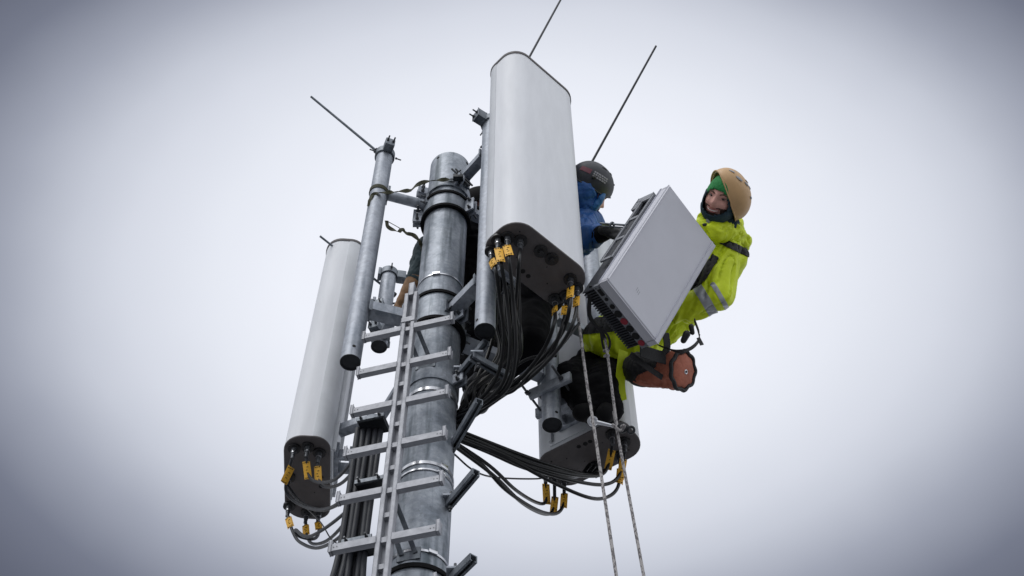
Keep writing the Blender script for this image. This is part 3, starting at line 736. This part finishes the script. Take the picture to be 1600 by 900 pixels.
def head_mesh(b, C, fx, fy, fz, k=1.):
    """head with face: fx = person's left, fy = forward, fz = up"""
    t = bmesh.new(); bmesh.ops.create_uvsphere(t, u_segments=64, v_segments=44, radius=1)
    def G(x, z, cx, cz, sx, sz): return math.exp(-((x-cx)/sx)**2-((z-cz)/sz)**2)
    for v in t.verts:
        x, y, z = v.co
        px, py, pz = x*.074, y*.094, z*.115
        if pz < -.03: px *= 1-.9*(-.03-pz); py = py*(1-.8*(-.03-pz)) + (.012 if y > 0 else .02)*min(1, (-.03-pz)/.06)
        if y > 0:
            w = min(1, y*1.6)
            a = G(px, pz, 0, -.022, .013, .016)*.022 + G(px, pz, 0, .0, .010, .024)*.013       # nose
            a += G(px, pz, 0, -.092, .024, .018)*.012                                            # chin
            a -= (G(px, pz, .031, .008, .016, .011)+G(px, pz, -.031, .008, .016, .011))*.010     # sockets
            a += (G(px, pz, .03, .026, .022, .008)+G(px, pz, -.03, .026, .022, .008))*.005       # brows
            a += (G(px, pz, .040, -.024, .018, .016)+G(px, pz, -.040, -.024, .018, .016))*.008   # cheeks
            a += G(px, pz, 0, -.052, .022, .006)*.004 + G(px, pz, 0, -.066, .018, .006)*.005 - G(px, pz, 0, -.059, .026, .004)*.008
            a += (G(px, pz, .016, -.030, .008, .008)+G(px, pz, -.016, -.030, .008, .008))*.005   # nostril wings
            py += a*w
        v.co = C+(fx*px+fy*py+fz*pz)*k
    b.merge(t)
def face_parts(o, C, fx, fy, fz, k=1.):
    P = lambda x, y, z: C+(fx*x+fy*y+fz*z)*k
    ax = (fx, fy, fz)
    for s in (-1, 1):
        b = MB(); b.ell(P(s*.031, .076, .007), (.0125*k, .009*k, .005*k), ax, 2); e = b.build('eye', M['eye'], o)
        b = MB(); b.ell(P(s*.031-.002, .0835, .006), (.0055*k, .003*k, .0042*k), ax, 2); b.build('iris', M['pupil'], e)
        b = MB(); b.tube(catmull([P(s*.014, .094, .022), P(s*.03, .0915, .029), P(s*.047, .080, .024)], 4), [.0036*k]*9, 6); b.build('eyebrow', M['brow'], o)
    b = MB(); b.tube(catmull([P(-.030, .080, -.050), P(-.015, .0925, -.0575), P(0, .0955, -.059), P(.015, .0925, -.0575), P(.030, .080, -.050)], 4), [.001]+[.0045*k]*15+[.001], 8); b.build('teeth', M['teeth'], o)
    b = MB()
    b.tube(catmull([P(-.033, .079, -.048), P(-.016, .0945, -.0525), P(0, .099, -.0535), P(.016, .0945, -.0525), P(.033, .079, -.048)], 4), [.001]+[.0035*k]*15+[.001], 8)
    b.tube(catmull([P(-.031, .079, -.050), P(-.016, .0925, -.063), P(0, .097, -.0655), P(.016, .0925, -.063), P(.031, .079, -.050)], 4), [.001]+[.004*k]*15+[.001], 8)
    b.build('lips', M['lip'], o)

def helmet(name, parent, C, up_, front, r, m, rimm=None, depth=.1, vents=None):
    """climbing helmet: outer shell, thickness, rim, raised ridges; r=(front-back, side, height)"""
    u = Vector(up_).normalized(); f = Vector(front); f = (f-u*f.dot(u)).normalized(); s = u.cross(f)
    def P(a, e, off=0):
        x, y, z = math.cos(e)*math.cos(a), math.cos(e)*math.sin(a), math.sin(e)
        ridge = .004*max(0, math.cos(3*y*3.0))*max(0, z)
        return C+f*x*(r[0]+off+ridge)*(1.04 if x < 0 else 1)+s*y*(r[1]+off)+u*z*(r[2]+off+ridge)
    b = MB(); rings = []; n = 48
    def e0(a): return R(-14+8*math.cos(2*a)+(-10 if math.cos(a) < -.2 else 0)*abs(math.cos(a)))
    for k in range(14):
        rings.append([P(2*math.pi*j/n, e0(2*math.pi*j/n)+(R(88)-e0(2*math.pi*j/n))*k/13) for j in range(n)])
    inner = [[P(2*math.pi*j/n, e0(2*math.pi*j/n)+(R(80)-e0(2*math.pi*j/n))*k/6, -.012) for j in range(n)] for k in range(7)]
    b.loft(list(reversed(inner))+rings, True)
    h = b.build(name, m, parent, 50)
    b = MB(); e = [P(2*math.pi*j/n, e0(2*math.pi*j/n), .001) for j in range(n)]; b.tube(e+[e[0]], .0045, 8, False); b.build('rim', rimm or m, h)
    return h, P

def cam_axes(fx, fy, fz): return cv(*fx), cv(*fy), cv(*fz)

# ------------------------------------------------------------------ worker in hi-vis, right
D = at_d
def DW(px, py, d): return at_d(px, py, d*1.03)
w1 = thing('person', 'worker in a yellow hi-vis jacket and orange helmet holding the white unit', 'person', DW(930, 650, 7.0), 'workers on the mast')
HCn = DW(1128, 309, 6.85)
fy = cv(-.46, .10, -.87).normalized(); fz = cv(.30, -.93, -.24); fz = (fz-fy*fz.dot(fy)).normalized(); fx = fy.cross(fz)
HS = 1.14
b = MB(); head_mesh(b, HCn, fx, fy, fz, HS)
b.caps(HCn-fz*.05-fy*.02, DW(1140, 360, 6.95), .058, .07)                            # neck
b.caps(DW(1112, 410, 7.0), DW(1040, 490, 7.02), .13, .12); b.caps(DW(1040, 490, 7.02), DW(960, 548, 7.0), .12, .13)
bo = remesh(b, .0048, 1).build('body', M['skin'], w1, None)
face_parts(bo, HCn, fx, fy, fz, HS)
def beardy(c):
    d = c-HCn; lx, ly, lz = d.dot(fx)/HS, d.dot(fy)/HS, d.dot(fz)/HS
    return ly > .02 and -.12 < lz < -.040-.25*max(0, .034-abs(lx)) and not (abs(lx) < .034 and -.070 < lz < -.046)
shell(bo, beardy, 'beard', M['beard'], w1, .0015, .003)
# balaclava: green cap, teal neck gaiter
def knit(name, m, pred, grow, extra=None):
    t = MB(); tb = bmesh.new(); bmesh.ops.create_uvsphere(tb, u_segments=64, v_segments=44, radius=1)
    kill = []
    for f in tb.faces:
        c = f.calc_center_median()
        if not pred(c.x*.074, c.y*.094, c.z*.115, c): kill.append(f)
    bmesh.ops.delete(tb, geom=kill, context='FACES')
    for v in tb.verts:
        x, y, z = v.co; g_ = grow(x, y, z); v.co = HCn+(fx*x*(.074+g_)+fy*(y*(.094+g_)+(.012 if z < -.4 and y > 0 else 0))+fz*z*(.115+g_))*HS
    bmesh.ops.solidify(tb, geom=list(tb.faces), thickness=-.004)
    t.merge(tb); return t.build(name, m, w1, None)
hole = lambda x, z: (x/.056)**2+((z+.018)/(.062 if z > -.018 else .050))**2 < 1
knit('balaclava', M['green'], lambda x, y, z, c: (z > .012 or (y < .03 and z > -.01)) and not (y > 0 and hole(x, z)), lambda x, y, z: .008)
knit('neck_gaiter', M['gaiter'], lambda x, y, z, c: z < .02 and not (y > 0 and hole(x, z)), lambda x, y, z: .011+.016*max(0, -z))
b = MB(); b.caps(HCn-fz*.098*HS+fy*.02, DW(1132, 352, 6.92), .066, .085); remesh(b, .008, 3, (.006, 14), 2).build('gaiter_fold', M['gaiter'], w1, None)
# helmet tipped back
hu = cv(.87, -.44, .14); hf = cv(-.42, -.86, -.20)
h1, HP = helmet('helmet', w1, HCn+hu.normalized()*.030+cv(.012, -.008, .006), hu, hf, (.150, .122, .119), M['helmet_o'])
for (a, e, w_, l_) in ((1.02, .50, .012, .030), (1.36, .80, .010, .024), (1.7, 1.08, .011, .026), (.55, .42, .008, .026), (2.1, .75, .009, .022), (1.15, 1.1, .009, .02)):
    for sgn in (1,):
        c = HP(a, e, .002); nrm = (c-HP(a, e, -.05)).normalized(); d = (HP(a+.25, e+.1, .002)-c); d = (d-nrm*d.dot(nrm)).normalized(); x = d.cross(nrm)
        b = MB(); b.ell(c, (l_*.8, w_*.8, .0018), (d, x, nrm), 2); b.build('vent', M['greyplast'], h1)
b = MB()                                             # chin strap
b.ribbon(catmull([HCn+fx*.085+fz*.03+fy*.01, HCn+fx*.092-fz*.045+fy*.025, HCn+fx*.065-fz*.115+fy*.055, HCn-fz*.14+fy*.07], 6), .014, .003, lambda i: fx); b.build('chin_strap', M['webbing'], w1)
# jacket
b = MB()
b.ell(DW(1106, 408, 7.02), (.19, .15, .22), (cv(1, .6, .2).normalized(), cv(0, .3, 1).normalized(), cv(-.6, 1, -.1).normalized()))
b.caps(DW(1118, 400, 7.0), DW(1050, 478, 7.02), .165, .155); b.caps(DW(1050, 478, 7.02), DW(985, 535, 7.0), .155, .17); b.caps(DW(985, 535, 6.92), DW(950, 530, 6.88), .16, .125)
b.caps(DW(1128, 390, 6.95), DW(1117, 458, 6.78), .100, .088); b.caps(DW(1117, 458, 6.78), DW(1066, 488, 6.80), .086, .064)
b.caps(DW(1095, 375, 7.15), DW(1030, 420, 7.2), .09, .07); b.caps(DW(1030, 420, 7.2), DW(1000, 440, 7.0), .07, .06)
jk = remesh(b, .0085, 4, (.030, 9.5), 1, cv(-.30, .85, -.4).normalized()).build('jacket', M['hivis'], w1, None)
b = MB(); b.caps(DW(1100, 350, 6.84), DW(1118, 362, 6.82), .040, .055); b.caps(DW(1118, 362, 6.82), DW(1144, 362, 6.92), .055, .060); b.caps(DW(1144, 362, 6.92), DW(1162, 378, 7.0), .060, .040)
b.caps(DW(1162, 374, 7.0), DW(1171, 378, 7.02), .030, .016); b.caps(DW(1160, 375, 7.0), DW(1162, 396, 7.04), .040, .016); b.caps(DW(1148, 352, 7.0), DW(1125, 376, 7.1), .05, .05); b.caps(DW(1097, 336, 6.86), DW(1102, 352, 6.84), .018, .034)
remesh(b, .008, 3, (.018, 11), 5).build('hood', M['hivis'], w1, None)
ar0, ar1 = DW(1117, 458, 6.78), DW(1066, 488, 6.80); ad = (ar1-ar0).normalized()
def near_arm(c, t0, t1, rad=.12):
    d = c-ar0; t_ = d.dot(ad); return t0 < t_ < t1 and (d-ad*t_).length < rad
shell(jk, lambda c: near_arm(c, .040, .092), 'reflective_band', M['reflect'], w1, .003, .002, ((ar0+ad*.04, ad), (ar0+ad*.092, ad)))
shell(jk, lambda c: near_arm(c, -.025, .000, .13) and (c-DW(1132, 474, 6.7)).length < .13, 'reflective_band', M['reflect'], w1, .003, .002, ((ar0-ad*.025, ad), (ar0, ad)))
# harness straps on the jacket
def plane_strap(j, a, b_, w, lim, name='harness_strap', m='webbing', off=.006):
    n = (a-CAMP).cross(b_-CAMP).normalized(); md = (a+b_)/2
    return shell(j, lambda c: abs((c-a).dot(n)) < w and (c-md).length < lim, name, M[m], w1, off, .004, ((a+n*w, n), (a-n*w, n)))
plane_strap(jk, DW(1108, 367, 6.85), DW(1152, 388, 6.85), .019, .25)
plane_strap(jk, DW(1090, 446, 6.85), DW(1112, 410, 6.85), .022, .12)
plane_strap(jk, DW(900, 512, 6.85), DW(960, 506, 6.9), .042, .2)
b = MB(); b.box(DW(1106, 351, 6.80), (.008, .004, .03), (cv(1, .1, 0), cv(0, 0, 1), cv(0, 1, 0)), .001); b.build('zip_pull', M['greyplast'], w1)
b = MB(); b.caps(DW(1100, 351, 6.79), DW(1112, 353, 6.80), .009, .012); b.build('toggle', M['black'], w1)
# trousers and boots
b = MB()
b.caps(D(955, 563, 7.24), D(930, 565, 7.26), .115, .11)
b.caps(D(936, 570, 7.22), D(886, 592, 6.86), .10, .088); b.caps(D(886, 592, 6.86), D(922, 640, 6.60), .088, .072)
b.caps(D(950, 570, 7.2), D(938, 610, 6.74), .105, .094); b.caps(D(938, 610, 6.74), D(952, 640, 6.58), .090, .074)
remesh(b, .011, 4, (.012, 8), 3).build('trousers', M['blackfab'], w1, None)
for (p, q, rr_) in ((D(924, 645, 6.58), D(908, 645, 6.48), .056), (D(950, 643, 6.56), D(944, 648, 6.44), .056)):
    b = MB(); b.caps(p, q, rr_, rr_*.85); b.caps(p+Vector((0, 0, .06)), p, rr_, rr_); remesh(b, .009, 2).build('boot', M['rubber'], w1, None)
# flap of the jacket below the hem
b = MB(); b.ribbon(catmull([D(974, 548, 6.85), D(971, 575, 6.80), D(969, 600, 6.78), D(972, 626, 6.80)], 5), .055, .006, lambda i: cv(.35, 0, -1)); b.build('jacket_tail', M['hivis'], w1)
# hands in dark gloves gripping the unit
hand(w1, 'glove', DW(1068, 487, 6.80), cv(-.75, .10, .05), cv(-.1, -.1, -1), M['glove'], 1.05, .55, 1)
hand(w1, 'glove', DW(1000, 440, 7.0), cv(-.5, .2, -.6), cv(.3, 0, -1), M['glove'], 1.05, .4, -1)

# ------------------------------------------------------------------ radio unit
A0, B0, D0 = at_d(1046, 290, 6.83), at_d(1118, 383, 6.95), at_d(949, 437, 6.28)
RLv = (D0-A0); RL = RLv.length; rl = RLv.normalized(); rs = (B0-A0); rs = rs-rl*rs.dot(rl); RS = rs.length; rs.normalize()
rn = rl.cross(rs); rn = rn if rn.dot(A0-CAMP) > 0 else -rn
ru = thing('radio_unit', 'white radio unit with black cooling fins held tilted by the hi-vis worker', 'radio unit', A0+rl*RL*.5+rs*RS*.5+rn*.09)
RX = (rl, rs, rn)
def rp_(l, s, n): return A0+rl*l+rs*s+rn*n
def rbox(mb, l0, l1, s0, s1, n0, n1, bev=0): mb.box(rp_((l0+l1)/2, (s0+s1)/2, (n0+n1)/2), (abs(l1-l0)/2, abs(s1-s0)/2, abs(n1-n0)/2), RX, bev)
b = MB(); rbox(b, .012, RL-.014, .0, RS-.030, 0, .058, .008); b.build('cover', M['radio'], ru, 30)
b = MB(); rbox(b, .0, RL-.001, RS-.0265, RS, .001, .060, .004); b.build('side_trim', M['radio'], ru, 30)
b = MB(); rbox(b, RL-.0125, RL, .0, RS-.030, .003, .060, .004); b.build('bottom_trim', M['radio'], ru, 30)
b = MB(); rbox(b, -.002, .0105, .0, RS-.030, .004, .06, .004); b.build('top_trim', M['radio'], ru, 30)
b = MB(); rbox(b, .015, RL-.012, .012, RS-.012, .056, .085); b.build('back_plate', M['fin'], ru)
b = MB(); nf = 26; rbox(b, .035, RL-.026, .028, RS-.028, .0853, .2025)
for i in range(nf):
    s_ = .025+(RS-.05)*i/(nf-1); rbox(b, .03, RL-.012+(i % 2)*.001, s_-.0032, s_+.0032, .0852, .205)
b.build('heat_sink', M['fin'], ru)
b = MB(); rbox(b, RL-.0115, RL+.004, .006, RS-.006, .0605, .105, .003); cp = b.build('connector_panel', M['radio_grey'], ru)
for (s_, r_, m_, nm) in ((.095, .010, 'hole', 'port'), (.145, .014, 'hole', 'port'), (.195, .021, 'hole', 'port'), (.245, .020, 'redplug', 'plug'), (.295, .021, 'hole', 'port'), (.345, .021, 'hole', 'port'), (.392, .018, 'redplug', 'plug')):
    if s_ > RS-.02: continue
    b = MB(); b.cyl(rp_(RL, s_, .083), rp_(RL+.009, s_, .083), r_, seg=20); b.build(nm, M[m_], ru)
b = MB(); rbox(b, RL+.003, RL+.007, .03, .07, .072, .094, .001); b.build('port', M['hole'], ru)
b = MB()
for i, (s_, n_) in enumerate(((.02, .07), (.02, .095), (.08, .068), (.12, .1), (.17, .1), (.27, .066), (.32, .1), (.37, .066), (.405, .07), (.405, .095))):
    if s_ < RS-.01: b.cyl(rp_(RL+.003, s_, n_), rp_(RL+.0065, s_, n_), .0035, seg=8)
b.build_each('screw', M['bolt'], ru)
# mounting frame along the upper left edge
b = MB(); rbox(b, .06, .62, -.014, -.004, .075, .088, .002); rbox(b, .06, .62, -.014, -.004, .150, .164, .002)
for l_ in (.06, .24, .42, .60): rbox(b, l_, l_+.022, -.0135, -.0045, .0885, .1495)
rbox(b, .05, .13, -.012, .06, .165, .205, .003); rbox(b, .03, .06, -.014, RS*.5, .09, .20, .003)
b.build('frame', M['radio_grey'], ru)
b = MB()
for i in range(3): rbox(b, RL-.14+.004*i, RL-.115+.004*i, .165+i*.011, .1668+i*.011, -.0006, .0004)
b.build('mark', M['radio_grey'], ru)
b = MB()                                             # carry bar clipped to the frame
p0, p1 = at_d(938, 349, 6.85), rp_(.30, -.01, .15); b.cyl(p0, p1, .006, seg=12); b.cyl(p0+cv(.0, .014, 0), p1+cv(0, .014, 0), .005, seg=12); b.torus(p0+(p1-p0)*.45+cv(0, .007, 0), p1-p0, .016, .006); b.build('carry_bar', M['galv_dark'], ru)
b = MB(); b.tube(catmull([rp_(RL-.05, .02, .16), at_d(921, 492, 6.45), at_d(938, 516, 6.46), at_d(945, 530, 6.46)], 5), .011, 8); b.tube(catmull([at_d(938, 512, 6.46), at_d(950, 525, 6.44), at_d(953, 540, 6.44), at_d(946, 550, 6.45), at_d(941, 535, 6.47), at_d(938, 512, 6.46)], 5), .006, 8)
b.build('lifting_sling', M['webbing'], ru)

# ------------------------------------------------------------------ orange tool bag
bc = at_d(1067, 579, 6.60); ba = cv(.70, -.02, -.71).normalized(); ba2 = cv(-.93, .10, .36)
bag = thing('tool_bag', 'orange canvas tool bag with scalloped black rim hanging under the worker', 'bag', bc)
x, y, z = basis(ba)
def bring(c, r, sc=0, seg=48, ax=None): return [c+(x*math.cos(a)+y*math.sin(a))*r*(1+sc*math.cos(9*a)) for a in [2*math.pi*k/seg for k in range(seg)]]
L_ = .30; e = bc-ba*L_
b = MB(); b.loft([bring(bc-ba*.004, .100, .05), bring(bc-ba*.10, .095, .02), bring(bc-ba*.2, .090), bring(bc-ba*.3, .086)], True)
bgb = remesh(b, .006, 2, (.010, 11), 4).build('body', M['orange'], bag, None)
shell(bgb, lambda c: (c-bc).dot(cv(0, -1, .15)) > .012-.25*((bc-c).dot(ba)-.12) and (bc-c).dot(ba) > .10, 'dark_upper', M['webbing'], bag, .003, .003)  # darker layer over the upper back half of the bag
b = MB(); b.loft([bring(bc+ba*.004, .085, .035), bring(bc+ba*.012, .07, .03), bring(bc+ba*.014, .02)], True); b.build('base_panel', M['orange'], bag, 60)
b = MB(); rg = [bc+(x*math.cos(a)+y*math.sin(a))*.100*(1+.05*math.cos(9*a)+.02*math.sin(4*a)) for a in [2*math.pi*k/72 for k in range(72)]]
b.tube(rg+[rg[0]], .011, 8, False); b.build('rim', M['webbing'], bag)
b = MB(); b.torus(bc+ba*.014+x*.01, ba, .0095, .0035); gr = b.build('grommet', M['steel'], bag)
b = MB(); b.cyl(bc+ba*.012+x*.01, bc+ba*.0155+x*.01, .008, seg=14); b.build('hole', M['hole'], gr)
b = MB(); b.loft([bring(e+ba*.05, .092), bring(e, .090), bring(e-ba*.05, .070), bring(e-ba*.09, .02)], True); remesh(b, .008, 2, (.008, 10), 6).build('closure', M['webbing'], bag, None)
b = MB(); sd_ = (-CAMP+bc).normalized()
b.ribbon([bc+y*-.0-ba*.02+cv(-.02, .095, -.02), bc-ba*.12+cv(0, .092, -.02), bc-ba*.3+cv(0, .085, -.02)], .02, .004, cv(0, 1, -.3)); b.build('side_strap', M['webbing'], bag)
b = MB()
b.ribbon(catmull([at_d(1030, 540, 6.62), at_d(1058, 549, 6.5), at_d(1078, 545, 6.5), at_d(1091, 533, 6.52), at_d(1092, 520, 6.55), at_d(1085, 500, 6.6)], 6), .03, .005, lambda i: cv(0, .8, -.6))
b.ribbon(catmull([at_d(1040, 520, 6.65), at_d(1042, 545, 6.62), at_d(1030, 562, 6.6)], 5), .04, .005, lambda i: cv(.5, 0, -1)); b.ribbon([at_d(1091, 528, 6.52), at_d(1097, 539, 6.5)], .02, .006, cv(.5, 0, -1))
b.build('carry_strap', M['webbing'], bag)
b = MB(); b.caps(at_d(1068, 532, 6.62), at_d(1073, 522, 6.62), .016, .02); b.caps(at_d(1082, 520, 6.63), at_d(1080, 510, 6.63), .012, .014); b.build('buckle', M['black'], bag)
b = MB(); b.ribbon([at_d(985, 553, 6.5), at_d(1010, 573, 6.52), at_d(1035, 590, 6.54)], .03, .005, cv(.3, -.5, -1)); b.ribbon([at_d(1000, 548, 6.5), at_d(1040, 560, 6.56)], .07, .006, cv(.1, -.6, -1)); b.build('lid_flap', M['webbing'], bag)

# ------------------------------------------------------------------ worker in blue
w2 = thing('person', 'worker in a blue hooded jacket and dark helmet behind the front antenna', 'person', D(790, 590, 6.85), 'workers on the mast')
H2 = D(922, 299, 7.45)
fy2 = cv(.66, .58, .22).normalized(); fz2 = cv(.22, -.85, .35); fz2 = (fz2-fy2*fz2.dot(fy2)).normalized(); fx2 = fy2.cross(fz2)
b = MB(); head_mesh(b, H2, fx2, fy2, fz2, 1.05); b.caps(H2-fz2*.06, D(905, 335, 7.5), .058, .065)
b.caps(D(888, 360, 7.5), D(855, 450, 7.25), .13, .12); bo2 = remesh(b, .0055, 1).build('body', M['skin'], w2, None)
face_parts(bo2, H2, fx2, fy2, fz2, 1.05)
b = MB(); b.ell(H2-fy2*.034-fz2*.02, (.100, .098, .132), (fx2, fy2, fz2)); b.caps(D(908, 306, 7.42), D(913, 322, 7.42), .085, .08)
hd = remesh(b, .008, 3, (.009, 12), 8).build('hood', M['blue'], w2, None)
b = MB(); b.torus(H2+fy2*.055-fz2*.04, fy2*1+fz2*.1, .080, .020, 32, 10); remesh(b, .006, 2, (.005, 16), 3).build('hood_edge', M['blue_light'], w2, None)
h2, HP2 = helmet('helmet', w2, D(924, 287, 7.46), cv(.42, -.80, .10), cv(.66, .52, .40), (.142, .118, .125), M['helmet_k'])
def patch(h, P, a0, a1, e0_, e1_, m, name):
    b = MB(); n = 8; rows = []
    for i in range(n+1):
        a = a0+(a1-a0)*i/n; rows.append([P(a, e0_, .0025), P(a, e1_, .0025), P(a, e1_, .001), P(a, e0_, .001)])
    b.loft(rows); return b.build(name, M[m], h)
for (a0, a1, e0_, e1_, m_) in ((-2.75, -2.2, .16, .40, 'sticker_r'),):
    patch(h2, HP2, a0, a1, e0_, e1_, m_, 'sticker')
for row in range(3):
    a = -2.08
    while a < -1.42:
        w_ = random.uniform(.05, .11); patch(h2, HP2, a, a+w_, .12+row*.11, .12+row*.11+.075, 'sticker', 'sticker'); a += w_+.025
for (a, e) in ((-.3, .5), (-.9, .9), (-1.6, .95), (.5, .6)):
    c = HP2(a, e, .001); nrm = (c-HP2(a, e, -.05)).normalized(); d = HP2(a+.2, e, .001)-c; d = (d-nrm*d.dot(nrm)).normalized()
    b = MB(); b.ell(c, (.02, .007, .003), (d, d.cross(nrm), nrm), 2); b.build('vent', M['black'], h2)
b = MB(); b.ell(HP2(-2.0, .1, .004), (.014, .012, .014), None, 2); b.build('lamp_clip', M['black'], h2)
b = MB()
b.caps(D(880, 362, 7.5), D(845, 440, 7.28), .165, .15); b.ell(D(900, 350, 7.5), (.17, .13, .13), (cv(1, .3, 0).normalized(), cv(0, 0, 1), cv(-.3, 1, 0).normalized()))
b.caps(D(912, 346, 7.42), D(906, 376, 7.2), .090, .078); b.caps(D(906, 376, 7.2), D(936, 366, 7.08), .072, .050)
j2 = remesh(b, .0085, 4, (.026, 10), 11, cv(.25, .9, -.3).normalized()).build('jacket', M['blue'], w2, None)
b = MB(); b.caps(D(932, 368, 7.09), D(947, 363, 7.02), .056, .044); remesh(b, .007, 2).build('cuff', M['blackfab'], w2, None)
hand(w2, 'glove', D(950, 362, 7.00), cv(.86, .30, -.20), cv(-.15, .75, .45), M['glove'], 1.25, .8, 1)
b = MB(); b.ell(D(948, 352, 6.98), (.028, .009, .012), (cv(1, -.05, 0).normalized(), cv(0, 1, 0), cv(0, 0, 1)), 2); b.build('glove_trim', M['glove_g'], w2)
b = MB()
b.caps(D(845, 452, 7.3), D(822, 478, 7.2), .16, .155)
b.caps(D(832, 480, 7.2), D(828, 538, 6.78), .115, .095); b.caps(D(828, 538, 6.78), D(780, 585, 6.72), .09, .072)
b.caps(D(820, 475, 7.25), D(800, 535, 6.85), .12, .095); b.caps(D(800, 535, 6.85), D(760, 588, 6.80), .09, .072)
remesh(b, .012, 5, (.008, 5), 13).build('trousers', M['blackfab'], w2, None)
for p, q in ((D(786, 588, 6.72), D(765, 600, 6.60)), (D(756, 590, 6.80), D(738, 604, 6.70))):
    b = MB(); b.caps(p, q, .055, .045); b.caps(p+Vector((0, 0, .07)), p, .055, .055); remesh(b, .009, 2).build('boot', M['black'], w2, None)

# ------------------------------------------------------------------ worker behind the mast
w3 = thing('person', 'worker in dark clothes hidden behind the mast, tan glove and sleeve showing', 'person', D(755, 600, 7.3), 'workers on the mast')
H3 = D(752, 326, 8.25)
fy3 = cv(-.75, .15, -.1).normalized(); fz3 = cv(0, -.75, .6); fz3 = (fz3-fy3*fz3.dot(fy3)).normalized(); fx3 = fy3.cross(fz3)
b = MB(); head_mesh(b, H3, fx3, fy3, fz3, 1.05); b.caps(H3-fz3*.06, D(742, 360, 8.1), .058, .07); b.caps(D(740, 370, 8.1), D(745, 450, 7.9), .12, .11)
bo3 = remesh(b, .0075, 1).build('body', M['skin'], w3, None); face_parts(bo3, H3, fx3, fy3, fz3, 1.05)
helmet('helmet', w3, H3+fz3*.03, fz3, fy3, (.142, .118, .13), M['rubber'])
b = MB(); b.caps(D(735, 368, 8.1), D(745, 455, 7.85), .19, .17); b.caps(D(742, 350, 8.15), D(740, 370, 8.1), .11, .14)
b.caps(D(780, 380, 8.0), D(800, 430, 7.8), .085, .07)
remesh(b, .0115, 4, (.017, 8), 17).build('jacket', M['blackfab'], w3, None)
b = MB(); b.caps(D(700, 372, 8.0), D(668, 390, 7.62), .085, .075); b.caps(D(668, 388, 7.62), D(649, 440, 7.42), .072, .056)
remesh(b, .009, 3, (.016, 12), 4).build('sleeve', M['darkteal'], w3, None)
hand(w3, 'glove', D(642, 450, 7.36), cv(-.50, .78, -.30), cv(.75, .25, .45), M['tan'], 1.3, .5, -1)
b = MB(); b.caps(D(648, 441, 7.42), D(637, 458, 7.34), .058, .046); b.caps(D(637, 458, 7.34), D(630, 470, 7.30), .046, .036); remesh(b, .008, 3, (.004, 14), 2).build('glove_cuff', M['tan'], w3, None)
b = MB(); b.caps(D(745, 455, 7.9), D(748, 478, 7.8), .17, .165)
b.caps(D(735, 480, 7.8), D(735, 540, 7.4), .115, .09); b.caps(D(735, 540, 7.4), D(742, 605, 7.2), .085, .07)
b.caps(D(765, 480, 7.8), D(770, 540, 7.4), .115, .09); b.caps(D(770, 540, 7.4), D(760, 610, 7.2), .085, .07)
remesh(b, .013, 4, (.015, 7), 19).build('trousers', M['blackfab'], w3, None)
for p in (D(740, 612, 7.18), D(760, 616, 7.18)):
    b = MB(); b.caps(p, p+cv(-.03, .06, -.1), .055, .045); remesh(b, .01, 2).build('boot', M['black'], w3, None)

# ------------------------------------------------------------------ ropes and hardware
def rope(label, pts, end):
    P = [at_d(*p) for p in pts]; P.append(end); C = catmull(P, 14)
    o = thing('rope', label, 'rope', C[0], 'ropes hanging to the ground'); b = MB(); b.tube(C, .0070, 8); b.build('strand', M['rope'], o); return o
def down(px, py, d, px2, py2, d2):
    a_, b_ = at_d(px, py, d), at_d(px2, py2, d2); k = (a_.z-.05)/(a_.z-b_.z); return a_+(b_-a_)*k
rope('speckled rope from the yellow tag down past the rear antenna', [(898, 440, 6.5), (904, 500, 6.28), (920, 620, 5.85), (942, 760, 5.4)], down(942, 760, 5.4, 963, 900, 5.0))
r2 = rope('speckled rope tied to the sling under the white unit', [(945, 528, 6.46), (950, 560, 6.3), (964, 665, 5.95), (982, 770, 5.6)], down(982, 770, 5.6, 1006, 900, 5.2))
b = MB(); 
for dy in (548, 556): b.torus(at_d(947+(dy-548)*.1, dy, 6.36), cv(.1, 1, -.3), .010, .007)
b.build('knot', M['rope'], r2)
p0, p1 = at_d(922, 657, 5.92), at_d(986, 672, 5.90); d = (p1-p0).normalized()
sp = thing('eye_bar', 'small steel bar with ring ends hooked across the two ropes', 'bar', p0)
b = MB(); b.tube([p0+d*.03, p0+d*.10, p1-d*.075], [.010, .0075, .008], 10); b.build('shank', M['steel'], sp)
for (c_, R_, r_, m_) in ((p0+d*.012, .017, .008, 'steel'), (p1-d*.0, .015, .006, 'dark_steel'), (p1-d*.042, .016, .009, 'dark_steel')):
    b = MB(); b.torus(c_, (CAMP-c_).normalized(), R_, r_); b.build('ring_eye', M[m_], sp)
b = MB(); b.tube(catmull([p1-d*.07+cv(-.02, -.01, 0), p1-d*.05+cv(0, .012, -.012), p1-d*.045+cv(.01, -.012, -.012), p1-d*.07+cv(.0, .012, .01)], 6), .008, 8); b.build('hitch', M['rope'], sp)
